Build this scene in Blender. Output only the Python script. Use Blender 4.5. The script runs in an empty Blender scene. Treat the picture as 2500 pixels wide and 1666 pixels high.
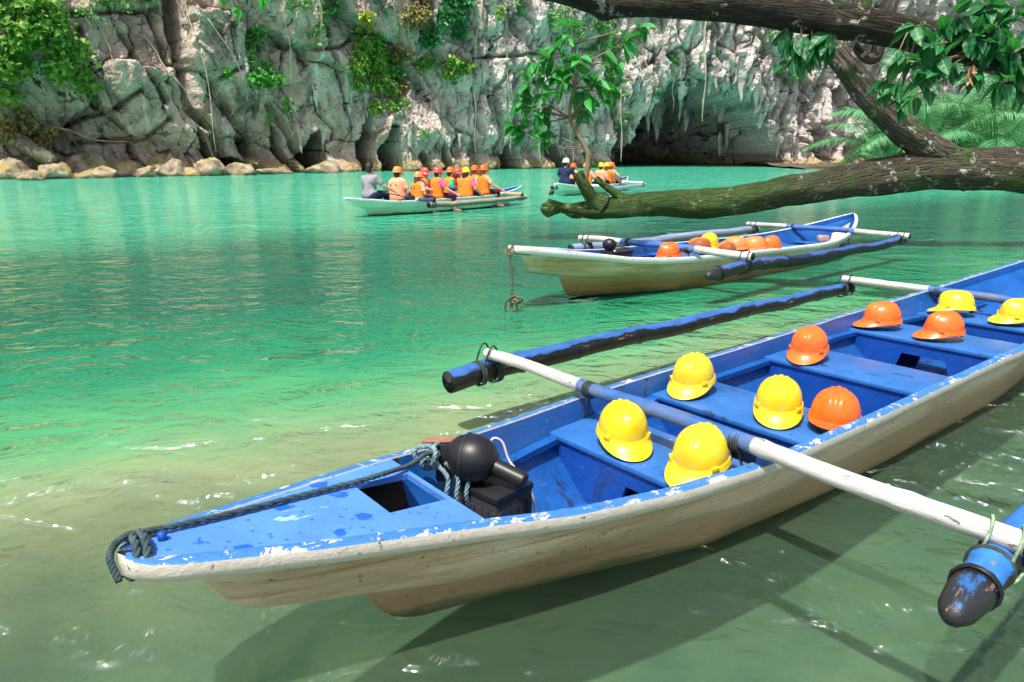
import bpy, bmesh, math, random
import numpy as np
from mathutils import Vector, Matrix, Euler, noise as mnoise

# ------------------------------------------------------------------ camera, sky, sun, exposure
scene = bpy.context.scene
col = scene.collection
R = math.radians
PI = math.pi
random.seed(4)
rng = np.random.default_rng(11)

cam_data = bpy.data.cameras.new('camera')
cam = bpy.data.objects.new('camera', cam_data)
col.objects.link(cam)
cam.location = (0, 0, 1.5)
cam.rotation_euler = (R(90 - 14.88), 0, 0)
cam_data.lens = 25.2
cam_data.sensor_width = 36
cam_data.clip_end = 2000
scene.camera = cam

SUN = Vector((-0.22, -0.36, 0.905)).normalized()      # towards the sun
world = bpy.data.worlds.new('World')
scene.world = world
world.use_nodes = True
wn = world.node_tree
sky = wn.nodes.new('ShaderNodeTexSky')
sky.sky_type = 'NISHITA'
sky.sun_disc = False
sky.sun_elevation = math.asin(SUN.z)
sky.sun_rotation = math.atan2(SUN.x, SUN.y)
sky.air_density = 0.8
sky.dust_density = 5.0
sky.ozone_density = 0.3
wn.links.new(sky.outputs[0], wn.nodes['Background'].inputs[0])
wn.nodes['Background'].inputs[1].default_value = 0.10
sun_data = bpy.data.lights.new('sun', 'SUN')
sun_data.energy = 3.5
sun_data.angle = R(1.2)
sun_data.color = (1.0, 0.955, 0.88)
sun = bpy.data.objects.new('sun', sun_data)
col.objects.link(sun)
sun.rotation_euler = SUN.to_track_quat('Z', 'Y').to_euler()
sun.location = (-20, 10, 40)

scene.view_settings.view_transform = 'Standard'
scene.view_settings.look = 'None'
scene.view_settings.exposure = 0.78
scene.view_settings.gamma = 1.0
scene.view_settings.use_curve_mapping = False
scene.render.engine = 'CYCLES'
scene.cycles.use_denoising = True
scene.cycles.use_adaptive_sampling = True
scene.cycles.adaptive_threshold = 0.03
scene.cycles.max_bounces = 6
scene.cycles.diffuse_bounces = 3
scene.cycles.glossy_bounces = 3
scene.cycles.transparent_max_bounces = 8
scene.cycles.sample_clamp_indirect = 6.0

# ------------------------------------------------------------------ object helpers
def tag(o, label=None, cat=None, group=None, kind=None):
    if label: o['label'] = label
    if cat: o['category'] = cat
    if group: o['group'] = group
    if kind: o['kind'] = kind
    return o

def empty(name, loc=(0, 0, 0), rot=(0, 0, 0), scale=1.0):
    o = bpy.data.objects.new(name, None)
    o.empty_display_size = 0.2
    col.objects.link(o)
    o.location = loc
    o.rotation_euler = rot
    o.scale = (scale,) * 3
    return o

def link(name, me, parent=None, loc=None, rot=None, scale=None):
    o = bpy.data.objects.new(name, me)
    col.objects.link(o)
    if parent is not None: o.parent = parent
    if loc is not None: o.location = loc
    if rot is not None: o.rotation_euler = rot
    if scale is not None: o.scale = scale if hasattr(scale, '__len__') else (scale,) * 3
    return o

def np_mesh(name, V, Fq, mats, smooth=True, midx=None):
    """mesh from an (n,3) array and an (m,3|4) index array"""
    V = np.asarray(V, np.float32); Fq = np.asarray(Fq, np.int32)
    me = bpy.data.meshes.new(name)
    me.vertices.add(len(V)); me.vertices.foreach_set('co', V.ravel())
    k = Fq.shape[1]
    me.loops.add(Fq.size); me.loops.foreach_set('vertex_index', Fq.ravel())
    me.polygons.add(len(Fq)); me.polygons.foreach_set('loop_start', np.arange(0, Fq.size, k, dtype=np.int32))
    if midx is not None: me.polygons.foreach_set('material_index', np.asarray(midx, np.int32))
    me.polygons.foreach_set('use_smooth', np.full(len(Fq), smooth))
    for m in (mats if isinstance(mats, (list, tuple)) else [mats]): me.materials.append(m)
    me.update(calc_edges=True)
    return me

class MB:
    """collects vertices and faces of one part"""
    def __init__(s): s.v = []; s.f = []; s.m = []
    def add(s, V, Fc, m=0):
        b = len(s.v)
        s.v += [tuple(p) for p in V]
        s.f += [tuple(i + b for i in q) for q in Fc]
        s.m += [m] * len(Fc)
        return s
    def box(s, c, d, m=0, M=None):
        x, y, z = d[0] / 2, d[1] / 2, d[2] / 2
        V = [Vector((sx * x, sy * y, sz * z)) for sx in (-1, 1) for sy in (-1, 1) for sz in (-1, 1)]
        if M is not None: V = [M @ p for p in V]
        V = [p + Vector(c) for p in V]
        return s.add(V, [(0, 1, 3, 2), (4, 6, 7, 5), (0, 4, 5, 1), (2, 3, 7, 6), (0, 2, 6, 4), (1, 5, 7, 3)], m)
    def prism(s, poly, off, m=0):
        n = len(poly); off = Vector(off)
        V = [Vector(p) for p in poly] + [Vector(p) + off for p in poly]
        Fc = [tuple(range(n))[::-1], tuple(range(n, 2 * n))] + [(i, (i + 1) % n, n + (i + 1) % n, n + i) for i in range(n)]
        return s.add(V, Fc, m)
    def tube(s, pts, rad, n=10, m=0, cap=True, disp=None):
        V, Fc = tube(pts, rad, n, cap, disp)
        return s.add(V, Fc, m)
    def build(s, name, mats, parent=None, smooth=True, bevel=0, **k):
        me = bpy.data.meshes.new(name)
        me.from_pydata(s.v, [], s.f)
        for m in (mats if isinstance(mats, (list, tuple)) else [mats]): me.materials.append(m)
        for p, i in zip(me.polygons, s.m): p.material_index = i
        bm = bmesh.new(); bm.from_mesh(me)
        bmesh.ops.recalc_face_normals(bm, faces=bm.faces)
        if bevel: bmesh.ops.bevel(bm, geom=list(bm.edges), offset=bevel, segments=2, affect='EDGES', profile=0.5, clamp_overlap=True)
        bm.to_mesh(me); bm.free()
        me.polygons.foreach_set('use_smooth', [smooth] * len(me.polygons))
        if smooth == 'auto' or bevel: me.set_sharp_from_angle(angle=R(40))
        return link(name, me, parent, **k)

def tube(pts, rad, n=10, cap=True, disp=None):
    P = [Vector(p) for p in pts]; N = len(P)
    rad = [rad] * N if not hasattr(rad, '__len__') else rad
    V = []; Fc = []
    T = [(P[min(i + 1, N - 1)] - P[max(i - 1, 0)]).normalized() for i in range(N)]
    u = T[0].orthogonal().normalized()
    for i in range(N):
        u = (u - T[i] * u.dot(T[i])).normalized(); w = T[i].cross(u)
        for k in range(n):
            a = 2 * PI * k / n
            r = rad[i] * (1 + (disp(i, a) if disp else 0))
            V.append(P[i] + (u * math.cos(a) + w * math.sin(a)) * r)
    for i in range(N - 1):
        for k in range(n):
            a, b = i * n + k, i * n + (k + 1) % n
            Fc.append((a, b, b + n, a + n))
    if cap:
        Fc.append(tuple(range(n))[::-1]); Fc.append(tuple((N - 1) * n + k for k in range(n)))
    return V, Fc

def spline(pts, n):
    """Catmull-Rom through the points"""
    P = [Vector(p) for p in pts]; P = [2 * P[0] - P[1]] + P + [2 * P[-1] - P[-2]]
    out = []
    m = len(P) - 3
    for j in range(n):
        t = j / (n - 1) * m; i = min(int(t), m - 1); t -= i
        a, b, c, d = P[i:i + 4]
        out.append(0.5 * ((2 * b) + (c - a) * t + (2 * a - 5 * b + 4 * c - d) * t * t + (3 * b - a - 3 * c + d) * t ** 3))
    return out

def lerp_tab(tab, s): return float(np.interp(s, [t[0] for t in tab], [t[1] for t in tab]))

# ------------------------------------------------------------------ numpy noise
def h2(ix, iy, seed):
    n = (ix.astype(np.int64) * 374761393 + iy.astype(np.int64) * 668265263 + seed * 1442695041) & 0xFFFFFFFF
    n = ((n ^ (n >> 13)) * 1274126177) & 0xFFFFFFFF
    n = ((n ^ (n >> 15)) * 2246822519) & 0xFFFFFFFF
    return ((n ^ (n >> 16)) & 0xFFFFFF) / float(0x1000000)

def vn(x, y, seed=0):
    ix, iy = np.floor(x), np.floor(y); fx, fy = x - ix, y - iy
    fx = fx * fx * (3 - 2 * fx); fy = fy * fy * (3 - 2 * fy)
    a, b, c, d = h2(ix, iy, seed), h2(ix + 1, iy, seed), h2(ix, iy + 1, seed), h2(ix + 1, iy + 1, seed)
    return (a + (b - a) * fx) * (1 - fy) + (c + (d - c) * fx) * fy - 0.5

def fbm(x, y, o=4, seed=0, g=0.5):
    r = 0; a = 1
    for i in range(o):
        r = r + a * vn(x, y, seed + i * 7); x = x * 2.03 + 5.1; y = y * 2.03 + 1.7; a *= g
    return r

def voro(x, y, seed=0):
    """F1, F2-F1, cell hash, vector from cell centre"""
    ix, iy = np.floor(x), np.floor(y)
    f1 = np.full(x.shape, 9.0); f2 = np.full(x.shape, 9.0); hh = np.zeros(x.shape); hx = np.zeros(x.shape); dx_ = np.zeros(x.shape); dy_ = np.zeros(x.shape)
    for i in (-1, 0, 1):
        for j in (-1, 0, 1):
            cx, cy = ix + i, iy + j
            px = cx + h2(cx, cy, seed); py = cy + h2(cx, cy, seed + 31)
            dx, dy = x - px, y - py
            d = np.sqrt(dx * dx + dy * dy)
            near = d < f1
            f2 = np.where(near, f1, np.minimum(f2, d))
            hh = np.where(near, h2(cx, cy, seed + 57), hh); hx = np.where(near, h2(cx, cy, seed + 91), hx)
            dx_ = np.where(near, dx, dx_); dy_ = np.where(near, dy, dy_)
            f1 = np.where(near, d, f1)
    return f1, f2 - f1, hh, hx, dx_, dy_

def sstep(a, b, x):
    t = np.clip((x - a) / (b - a), 0, 1); return t * t * (3 - 2 * t)

# ------------------------------------------------------------------ material helpers
class G:
    """node graph of one material"""
    def __init__(s, name, rough=0.5, spec=0.4):
        s.mat = bpy.data.materials.new(name); s.mat.use_nodes = True
        s.nt = s.mat.node_tree; s.b = s.nt.nodes['Principled BSDF']; s.out = s.nt.nodes['Material Output']
        s.b.inputs['Roughness'].default_value = rough; s.b.inputs['Specular IOR Level'].default_value = spec
        s.tc = s.nt.nodes.new('ShaderNodeTexCoord')
    def n(s, t, **k):
        q = s.nt.nodes.new('ShaderNode' + t)
        for a, v in k.items(): setattr(q, a, v)
        return q
    def L(s, a, b): s.nt.links.new(a, b)
    def setin(s, sock, v):
        if hasattr(v, 'is_output'): s.L(v, sock)
        elif hasattr(v, '__len__') and len(v) == 3 and sock.type == 'RGBA': sock.default_value = (*v, 1)
        else: sock.default_value = v
    def obj(s): return s.tc.outputs['Object']
    def uv(s): return s.tc.outputs['UV']
    def pos(s): return s.n('NewGeometry').outputs['Position']
    def nrm(s): return s.n('NewGeometry').outputs['Normal']
    def map(s, v, sc=(1, 1, 1), rot=(0, 0, 0), loc=(0, 0, 0)):
        q = s.n('Mapping'); s.L(v, q.inputs[0]); q.inputs['Scale'].default_value = sc; q.inputs['Rotation'].default_value = rot; q.inputs['Location'].default_value = loc
        return q.outputs[0]
    def noise(s, v, scale=1, detail=4, rough=0.55, dist=0):
        q = s.n('TexNoise'); s.L(v, q.inputs['Vector'])
        for a, b in (('Scale', scale), ('Detail', detail), ('Roughness', rough), ('Distortion', dist)): q.inputs[a].default_value = b
        return q.outputs['Fac']
    def vor(s, v, scale=1, feature='F1', out='Distance', rnd=1.0):
        q = s.n('TexVoronoi', feature=feature); s.L(v, q.inputs['Vector']); q.inputs['Scale'].default_value = scale; q.inputs['Randomness'].default_value = rnd
        return q.outputs[out]
    def ramp(s, fac, stops, interp='LINEAR'):
        q = s.n('ValToRGB'); s.L(fac, q.inputs[0]); cr = q.color_ramp; cr.interpolation = interp
        while len(cr.elements) < len(stops): cr.elements.new(0.5)
        for e, (p, c) in zip(cr.elements, stops):
            e.position = p; e.color = (*c, 1) if hasattr(c, '__len__') else (c, c, c, 1)
        return q.outputs[0]
    def mix(s, fac, a, b, blend='MIX'):
        q = s.n('Mix', data_type='RGBA', blend_type=blend)
        s.setin(q.inputs[0], fac); s.setin(q.inputs[6], a); s.setin(q.inputs[7], b)
        return q.outputs[2]
    def math(s, op, a, b=0.0, c=0.0):
        q = s.n('Math', operation=op); s.setin(q.inputs[0], a); s.setin(q.inputs[1], b)
        if op in ('MULTIPLY_ADD', 'SMOOTH_MIN'): s.setin(q.inputs[2], c)
        return q.outputs[0]
    def rng(s, v, a, b, c=0.0, d=1.0):
        q = s.n('MapRange', interpolation_type='SMOOTHSTEP'); s.setin(q.inputs[0], v)
        for i, x in enumerate((a, b, c, d)): q.inputs[i + 1].default_value = x
        return q.outputs[0]
    def sep(s, v):
        q = s.n('SeparateXYZ'); s.L(v, q.inputs[0]); return q.outputs
    def bump(s, h, dist=0.02, strength=1.0, normal=None):
        q = s.n('Bump'); q.inputs['Strength'].default_value = strength; q.inputs['Distance'].default_value = dist
        s.L(h, q.inputs['Height'])
        if normal is not None: s.L(normal, q.inputs['Normal'])
        return q.outputs[0]
    def done(s, color=None, rough=None, normal=None):
        if color is not None: s.setin(s.b.inputs['Base Color'], color)
        if rough is not None: s.setin(s.b.inputs['Roughness'], rough)
        if normal is not None: s.L(normal, s.b.inputs['Normal'])
        return s.mat

def plain(name, c, rough=0.5, spec=0.4, var=0.15, scale=12, bump=0.0):
    g = G(name, rough, spec); v = g.obj()
    f = g.noise(v, scale, 4)
    lo = tuple(x * (1 - var) for x in c); hi = tuple(min(1, x * (1 + var)) for x in c)
    return g.done(g.ramp(f, [(0.3, lo), (0.7, hi)]), normal=g.bump(f, bump) if bump else None)
# ------------------------------------------------------------------ materials
def m_rock():
    g = G('limestone', 0.85, 0.25); uv = g.uv(); p = g.pos()
    u, z, _ = g.sep(uv)
    n1 = g.noise(uv, 0.55, 6, 0.6, 0.5)
    warm = g.ramp(n1, [(0.32, (0.23, 0.17, 0.14)), (0.47, (0.52, 0.40, 0.34)), (0.66, (0.73, 0.59, 0.51))])
    cool = g.ramp(n1, [(0.32, (0.30, 0.26, 0.25)), (0.48, (0.61, 0.54, 0.52)), (0.66, (0.82, 0.74, 0.72))])
    c = g.mix(g.rng(u, 50, 76), warm, cool)
    st = g.noise(g.map(uv, (1.1, 0.16, 1)), 1.5, 5, 0.6, 0.6)                  # vertical lime streaks
    c = g.mix(g.rng(st, 0.58, 0.67, 0, 0.85), c, (0.82, 0.78, 0.74))
    dk = g.noise(g.map(uv, (0.9, 0.22, 1), loc=(7, 3, 0)), 1.1, 5, 0.62, 0.4)   # dark algae stains
    c = g.mix(g.rng(dk, 0.58, 0.68, 0, 0.75), c, (0.055, 0.055, 0.05))
    sp = g.noise(p, 2.6, 7, 0.75)
    c = g.mix(g.rng(sp, 0.54, 0.66, 0, 0.7), c, (0.74, 0.70, 0.64))
    c = g.mix(g.rng(sp, 0.43, 0.31, 0, 0.65), c, (0.14, 0.13, 0.12))
    gm = g.noise(uv, 0.28, 5, 0.6)
    c = g.mix(g.rng(gm, 0.58, 0.74, 0, 0.30), c, (0.16, 0.20, 0.11))
    wv = g.n('VectorMath', operation='MULTIPLY_ADD'); nz3 = g.n('TexNoise'); g.L(uv, nz3.inputs['Vector']); nz3.inputs['Scale'].default_value = 1.1; nz3.inputs['Detail'].default_value = 5
    g.L(nz3.outputs['Color'], wv.inputs[0]); wv.inputs[1].default_value = (1.9, 1.9, 0); g.L(uv, wv.inputs[2])
    for cs, sx, wd, lo in ((0.36, 1.0, 0.020, 0.50), (1.0, 0.6, 0.026, 0.57)):             # black joints and hairline cracks
        j = g.vor(g.map(wv.outputs[0], (1.0, sx, 1), rot=(0, 0, 0.35)), cs, 'DISTANCE_TO_EDGE')
        k = g.math('MULTIPLY', g.rng(j, wd, wd * 0.25), g.rng(g.noise(g.map(uv, loc=(cs * 9, 2, 0)), 0.8, 3), lo, lo + 0.08, 0, 0.9))
        c = g.mix(k, c, (0.03, 0.028, 0.025))
    och = g.math('ADD', z, g.math('MULTIPLY', g.noise(uv, 1.3, 4), -1.6))
    c = g.mix(g.rng(och, 0.45, -0.35, 0, 0.85), c, (0.42, 0.31, 0.14))
    c = g.mix(g.rng(z, 0.22, 0.05, 0, 0.8), c, (0.09, 0.08, 0.05))
    hgt = g.math('ADD', g.noise(p, 2.2, 7, 0.65), g.math('MULTIPLY', g.vor(g.map(p, (1, 1, 0.6)), 2.6), 0.5))
    fine = g.math('ADD', hgt, g.math('MULTIPLY', g.noise(p, 9, 4, 0.7), 0.35))
    return g.done(c, normal=g.bump(fine, 0.32, 1.0))

def m_boulder():
    g = G('shore_stone', 0.8, 0.3); p = g.pos()
    n = g.noise(p, 1.6, 6, 0.62, 0.3)
    c = g.ramp(n, [(0.34, (0.09, 0.075, 0.055)), (0.52, (0.32, 0.255, 0.17)), (0.70, (0.52, 0.45, 0.35))])
    c = g.mix(g.rng(g.noise(p, 0.9, 3), 0.5, 0.66, 0, 0.7), c, (0.42, 0.32, 0.08))
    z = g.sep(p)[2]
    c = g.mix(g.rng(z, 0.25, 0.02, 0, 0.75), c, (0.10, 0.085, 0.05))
    return g.done(c, normal=g.bump(g.noise(p, 4, 6, 0.65), 0.12))

def m_leaf(name, lo, hi, dry=None, tr=0.35):
    """leaf colour varies leaf by leaf through the 'rnd' attribute"""
    g = G(name, 0.42, 0.45)
    at = g.n('Attribute', attribute_name='rnd')
    stops = [(0.0, lo), (0.85 if dry else 1.0, hi)] + ([(0.97, dry)] if dry else [])
    c = g.ramp(at.outputs['Fac'], stops)
    g.done(c)
    t = g.n('BsdfTranslucent'); g.L(g.mix(0.5, c, (0.25, 0.55, 0.05), 'MIX'), t.inputs[0])
    mx = g.n('MixShader'); mx.inputs[0].default_value = tr
    g.L(g.b.outputs[0], mx.inputs[1]); g.L(t.outputs[0], mx.inputs[2]); g.L(mx.outputs[0], g.out.inputs[0])
    return g.mat

def m_bigleaf(name, lo, hi, tr=0.3):
    """single large leaves: colour by object, paler midrib along local x"""
    g = G(name, 0.46, 0.4)
    oi = g.n('ObjectInfo')
    c = g.ramp(oi.outputs['Random'], [(0.0, lo), (0.6, tuple((a + b) / 2 for a, b in zip(lo, hi))), (1.0, hi)])
    x, y, z = g.sep(g.obj())
    ay = g.math('ABSOLUTE', y)
    c = g.mix(g.rng(ay, 0.008, 0.002, 0, 0.5), c, (0.22, 0.38, 0.12))
    vein = g.math('SINE', g.math('MULTIPLY', g.math('ADD', x, g.math('MULTIPLY', ay, -0.6)), 130.0))
    g.done(c, normal=g.bump(vein, 0.003, 0.5))
    t = g.n('BsdfTranslucent'); g.L(g.mix(0.6, c, (0.10, 0.60, 0.06)), t.inputs[0])
    mx = g.n('MixShader'); mx.inputs[0].default_value = tr
    g.L(g.b.outputs[0], mx.inputs[1]); g.L(t.outputs[0], mx.inputs[2]); g.L(mx.outputs[0], g.out.inputs[0])
    return g.mat

def m_bark(name, moss=False, dark=1.0):
    g = G(name, 0.9, 0.2); uv = g.uv(); p = g.pos()
    n = g.noise(g.map(uv, (1.6, 6, 1)), 2.4, 6, 0.65, 0.6)
    c = g.ramp(n, [(0.3, (0.035 * dark, 0.029 * dark, 0.024 * dark)), (0.55, (0.125 * dark, 0.106 * dark, 0.083 * dark)), (0.75, (0.24 * dark, 0.21 * dark, 0.17 * dark))])
    lich = g.math('MULTIPLY', g.rng(g.noise(p, 4.5, 3, 0.5), 0.58, 0.64), g.rng(g.noise(p, 18, 3, 0.6), 0.50, 0.58))
    c = g.mix(g.math('MULTIPLY', lich, 0.85), c, (0.42, 0.46, 0.36))
    mo = g.rng(g.noise(p, 2.5, 5, 0.65), 0.52, 0.66, 0, 0.6)
    if moss:
        x = g.sep(p)[0]
        mo = g.math('MAXIMUM', mo, g.math('MULTIPLY', g.rng(x, 6.2, 3.2), g.rng(g.noise(p, 5, 5, 0.6), 0.30, 0.48, 0.08, 0.66)))
    c = g.mix(mo, c, (0.06, 0.15, 0.022))
    cr = g.vor(g.map(uv, (1.1, 5.5, 1)), 3.2, 'DISTANCE_TO_EDGE')
    h = g.math('ADD', g.math('MULTIPLY', g.rng(cr, 0.0, 0.16), 0.6), g.math('MULTIPLY', n, 0.9))
    return g.done(c, normal=g.bump(h, 0.05, 1.0))

def m_water():
    g = G('lagoon_water', 0.04, 0.5)
    p = g.pos(); x, y, z = g.sep(p)
    w1 = g.math('SUBTRACT', g.noise(p, 0.35, 4, 0.6, 0.8), 0.5)
    q = g.math('ADD', g.math('MULTIPLY', x, -0.503), g.math('MULTIPLY', y, 0.864))
    q = g.math('ADD', g.math('SUBTRACT', q, 3.75), g.math('MULTIPLY', w1, 2.4))
    f = g.math('MULTIPLY', g.math('ADD', q, 4.0), 1 / 30.0)
    P = lambda v: (v + 4) / 30.0
    c = g.ramp(f, [(P(-4), (0.045, 0.085, 0.065)), (P(-2.1), (0.10, 0.17, 0.11)), (P(-1.1), (0.23, 0.30, 0.165)), (P(-0.3), (0.27, 0.345, 0.18)), (P(0.6), (0.075, 0.31, 0.135)),
                   (P(1.5), (0.018, 0.215, 0.105)), (P(4), (0.009, 0.115, 0.072)), (P(8), (0.011, 0.145, 0.09)), (P(11.5), (0.045, 0.42, 0.25)), (P(20), (0.075, 0.52, 0.34))])
    n2 = g.noise(g.map(p, (1.0, 1.8, 1)), 0.8, 4, 0.6, 1.0)
    c = g.mix(g.rng(n2, 0.35, 0.7, 0, 0.35), c, g.mix(0.55, c, (0.02, 0.10, 0.07)))
    # ripples: slow swell, hand-sized wavelets, fine shimmer
    a = g.noise(g.map(p, (1.0, 1.5, 1)), 0.8, 2, 0.5, 1.5)
    b = g.noise(g.map(p, (1.0, 1.35, 1)), 2.6, 2, 0.5, 2.2)
    d = g.noise(p, 9.0, 2, 0.5, 0.8)
    h = g.math('ADD', g.math('ADD', g.math('MULTIPLY', a, 1.2), g.math('MULTIPLY', b, 0.42)), g.math('MULTIPLY', d, 0.035))
    h0 = h
    mk = g.rng(g.noise(g.map(p, (1, 1, 1), loc=(3, 8, 0)), 0.75, 2, 0.5, 0.6), 0.50, 0.62)
    h = g.math('ADD', h, g.math('MULTIPLY', mk, g.math('MULTIPLY', g.noise(g.map(p, (1.0, 0.7, 1), rot=(0, 0, 0.5)), 5.5, 1, 0.5, 1.8), 0.22)))
    nb = g.bump(h, 0.070, 1.0)
    cp = g.math('MULTIPLY', g.rng(g.noise(g.map(p, loc=(1.3, 4.1, 0)), 1.7, 2, 0.5, 0.8), 0.49, 0.62), g.rng(q, 1.2, -0.6))      # cat's-paw patches in the shallows
    hs = g.math('ADD', h, g.math('MULTIPLY', cp, g.math('MULTIPLY', g.noise(g.map(p, (1.0, 0.55, 1), rot=(0, 0, 0.5)), 6.5, 1, 0.5, 2.0), 2.3)))
    ng = g.bump(hs, 0.070, 1.0)
    nd = g.bump(h0, 0.012, 1.0)
    df = g.n('BsdfDiffuse'); g.setin(df.inputs[0], c); g.L(nd, df.inputs['Normal'])
    tr = g.n('BsdfTransparent'); g.setin(tr.inputs[0], (0.74, 0.90, 0.80))
    body = g.n('MixShader'); g.L(g.rng(q, -2.0, 0.7, 0.26, 0.96), body.inputs[0]); g.L(tr.outputs[0], body.inputs[1]); g.L(df.outputs[0], body.inputs[2])
    gl = g.n('BsdfGlossy'); gl.inputs['Roughness'].default_value = 0.045; g.setin(gl.inputs[0], (0.86, 0.97, 0.94)); g.L(ng, gl.inputs['Normal'])
    fr = g.n('Fresnel'); fr.inputs['IOR'].default_value = 1.33; g.L(nb, fr.inputs['Normal'])
    mx = g.n('MixShader'); g.L(fr.outputs[0], mx.inputs[0]); g.L(body.outputs[0], mx.inputs[1]); g.L(gl.outputs[0], mx.inputs[2])
    g.L(mx.outputs[0], g.out.inputs[0])
    return g.mat

def m_bed():
    g = G('bed_sand', 0.9, 0.1); p = g.pos()
    n = g.noise(p, 0.9, 5, 0.6, 0.6)
    c = g.ramp(n, [(0.3, (0.055, 0.105, 0.07)), (0.55, (0.14, 0.19, 0.12)), (0.8, (0.27, 0.31, 0.19))])
    return g.done(c, normal=g.bump(n, 0.05))

def m_hull(name, paint, stain, low, amount=1.0):
    """weathered paint outside a hull: local z is the height, local x the length"""
    g = G(name, 0.42, 0.4); p = g.obj(); x, y, z = g.sep(p)
    n = g.noise(g.map(p, (0.55, 0.55, 3.2)), 2.2, 6, 0.65, 0.5)
    c = g.mix(g.rng(n, 0.38, 0.62, 0, 0.8 * amount), paint, stain)
    zl = g.math('ADD', z, g.math('MULTIPLY', g.math('SUBTRACT', n, 0.5), 0.26))
    c = g.mix(g.rng(zl, 0.27, 0.08, 0, 0.85 * amount), c, low)
    sc = g.noise(g.map(p, (1.0, 1.0, 16)), 3.0, 5, 0.7, 0.3)                   # scuffs along the planks
    c = g.mix(g.rng(sc, 0.62, 0.72, 0, 0.5 * amount), c, tuple(v * 0.35 for v in stain))
    ln = g.noise(g.map(p, (0.25, 1.0, 9)), 3.4, 6, 0.7, 0.35)                       # long rusty run-off lines
    c = g.mix(g.rng(ln, 0.56, 0.68, 0, 0.7 * amount), c, tuple(v * 0.75 for v in stain))
    ch = g.noise(p, 26, 4, 0.65)
    c = g.mix(g.rng(ch, 0.63, 0.70, 0, 0.8), c, (0.10, 0.075, 0.05))
    c = g.mix(g.rng(zl, 0.05, 0.0, 0, 0.85), c, (0.09, 0.10, 0.05))
    return g.done(c, rough=g.ramp(n, [(0.3, 0.3), (0.7, 0.6)]), normal=g.bump(g.math('ADD', sc, g.math('MULTIPLY', ch, 0.3)), 0.006))

def m_rim(name, blue, white, mixat=0.5):
    """gunwale: blue paint flaking to white and bare wood"""
    g = G(name, 0.45, 0.4); p = g.obj(); x, y, z = g.sep(p)
    n = g.noise(g.map(p, (0.7, 1, 1)), 22, 6, 0.75, 0.4)
    nz = g.sep(g.nrm())[2]
    f = g.math('ADD', g.math('MULTIPLY', nz, 0.45), n)
    c = g.mix(g.rng(f, mixat + 0.27, mixat + 0.32), white, blue)
    ch = g.noise(p, 30, 4, 0.7)
    c = g.mix(g.rng(ch, 0.62, 0.69, 0, 0.9), c, (0.07, 0.06, 0.05))
    return g.done(c, normal=g.bump(f, 0.006))

def m_paint(name, base, drip=None, patch=None, grime=0.0, rough=0.36):
    """boat paint with drips of another coat, flaked patches, grime along the seams"""
    g = G(name, rough, 0.45); p = g.obj()
    n = g.noise(p, 5, 5, 0.6, 0.4)
    c = g.ramp(n, [(0.3, tuple(v * 0.86 for v in base)), (0.7, tuple(min(1, v * 1.12) for v in base))])
    if drip:
        d = g.vor(g.map(p, (1, 1.25, 1)), 8.5)
        d = g.math('ADD', d, g.math('MULTIPLY', g.math('SUBTRACT', g.noise(p, 13, 4, 0.65), 0.5), 1.0))
        sel = g.rng(g.noise(p, 3.0, 2), 0.36, 0.42)
        c = g.mix(g.math('MULTIPLY', g.rng(d, 0.27, 0.22), sel), c, drip)
        d2 = g.math('ADD', g.vor(p, 27), g.math('MULTIPLY', g.noise(p, 40, 2), 0.3))
        c = g.mix(g.rng(d2, 0.34, 0.28, 0, 0.8), c, drip)
    if patch:
        f = g.noise(g.map(p, (0.8, 2.0, 1)), 4.2, 5, 0.6, 0.7)
        c = g.mix(g.rng(f, 0.655, 0.67), c, patch)
    if grime:
        f = g.noise(g.map(p, (1, 1, 0.5)), 7, 6, 0.72, 0.6)
        c = g.mix(g.rng(f, 0.57, 0.68, 0, grime), c, (0.015, 0.022, 0.04))
        sc = g.noise(g.map(p, (1.2, 9, 9), rot=(0, 0, 0.25)), 4, 5, 0.7, 0.3)
        c = g.mix(g.rng(sc, 0.60, 0.72, 0, 0.45), c, tuple(min(1, v * 1.5 + 0.06) for v in base))
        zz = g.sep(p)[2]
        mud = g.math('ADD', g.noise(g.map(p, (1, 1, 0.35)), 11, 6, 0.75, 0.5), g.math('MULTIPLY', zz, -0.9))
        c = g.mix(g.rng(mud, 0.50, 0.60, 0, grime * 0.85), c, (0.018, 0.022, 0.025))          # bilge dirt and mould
        c = g.mix(g.rng(g.noise(p, 17, 5, 0.7), 0.66, 0.72, 0, 0.5), c, (0.16, 0.12, 0.06))
        f2 = g.noise(p, 34, 4, 0.7)
        c = g.mix(g.rng(f2, 0.68, 0.73, 0, 0.8), c, (0.35, 0.42, 0.55))
    return g.done(c, rough=g.ramp(n, [(0.3, rough - 0.06), (0.7, rough + 0.16)]), normal=g.bump(g.noise(p, 60, 4, 0.6), 0.0025))

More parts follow.
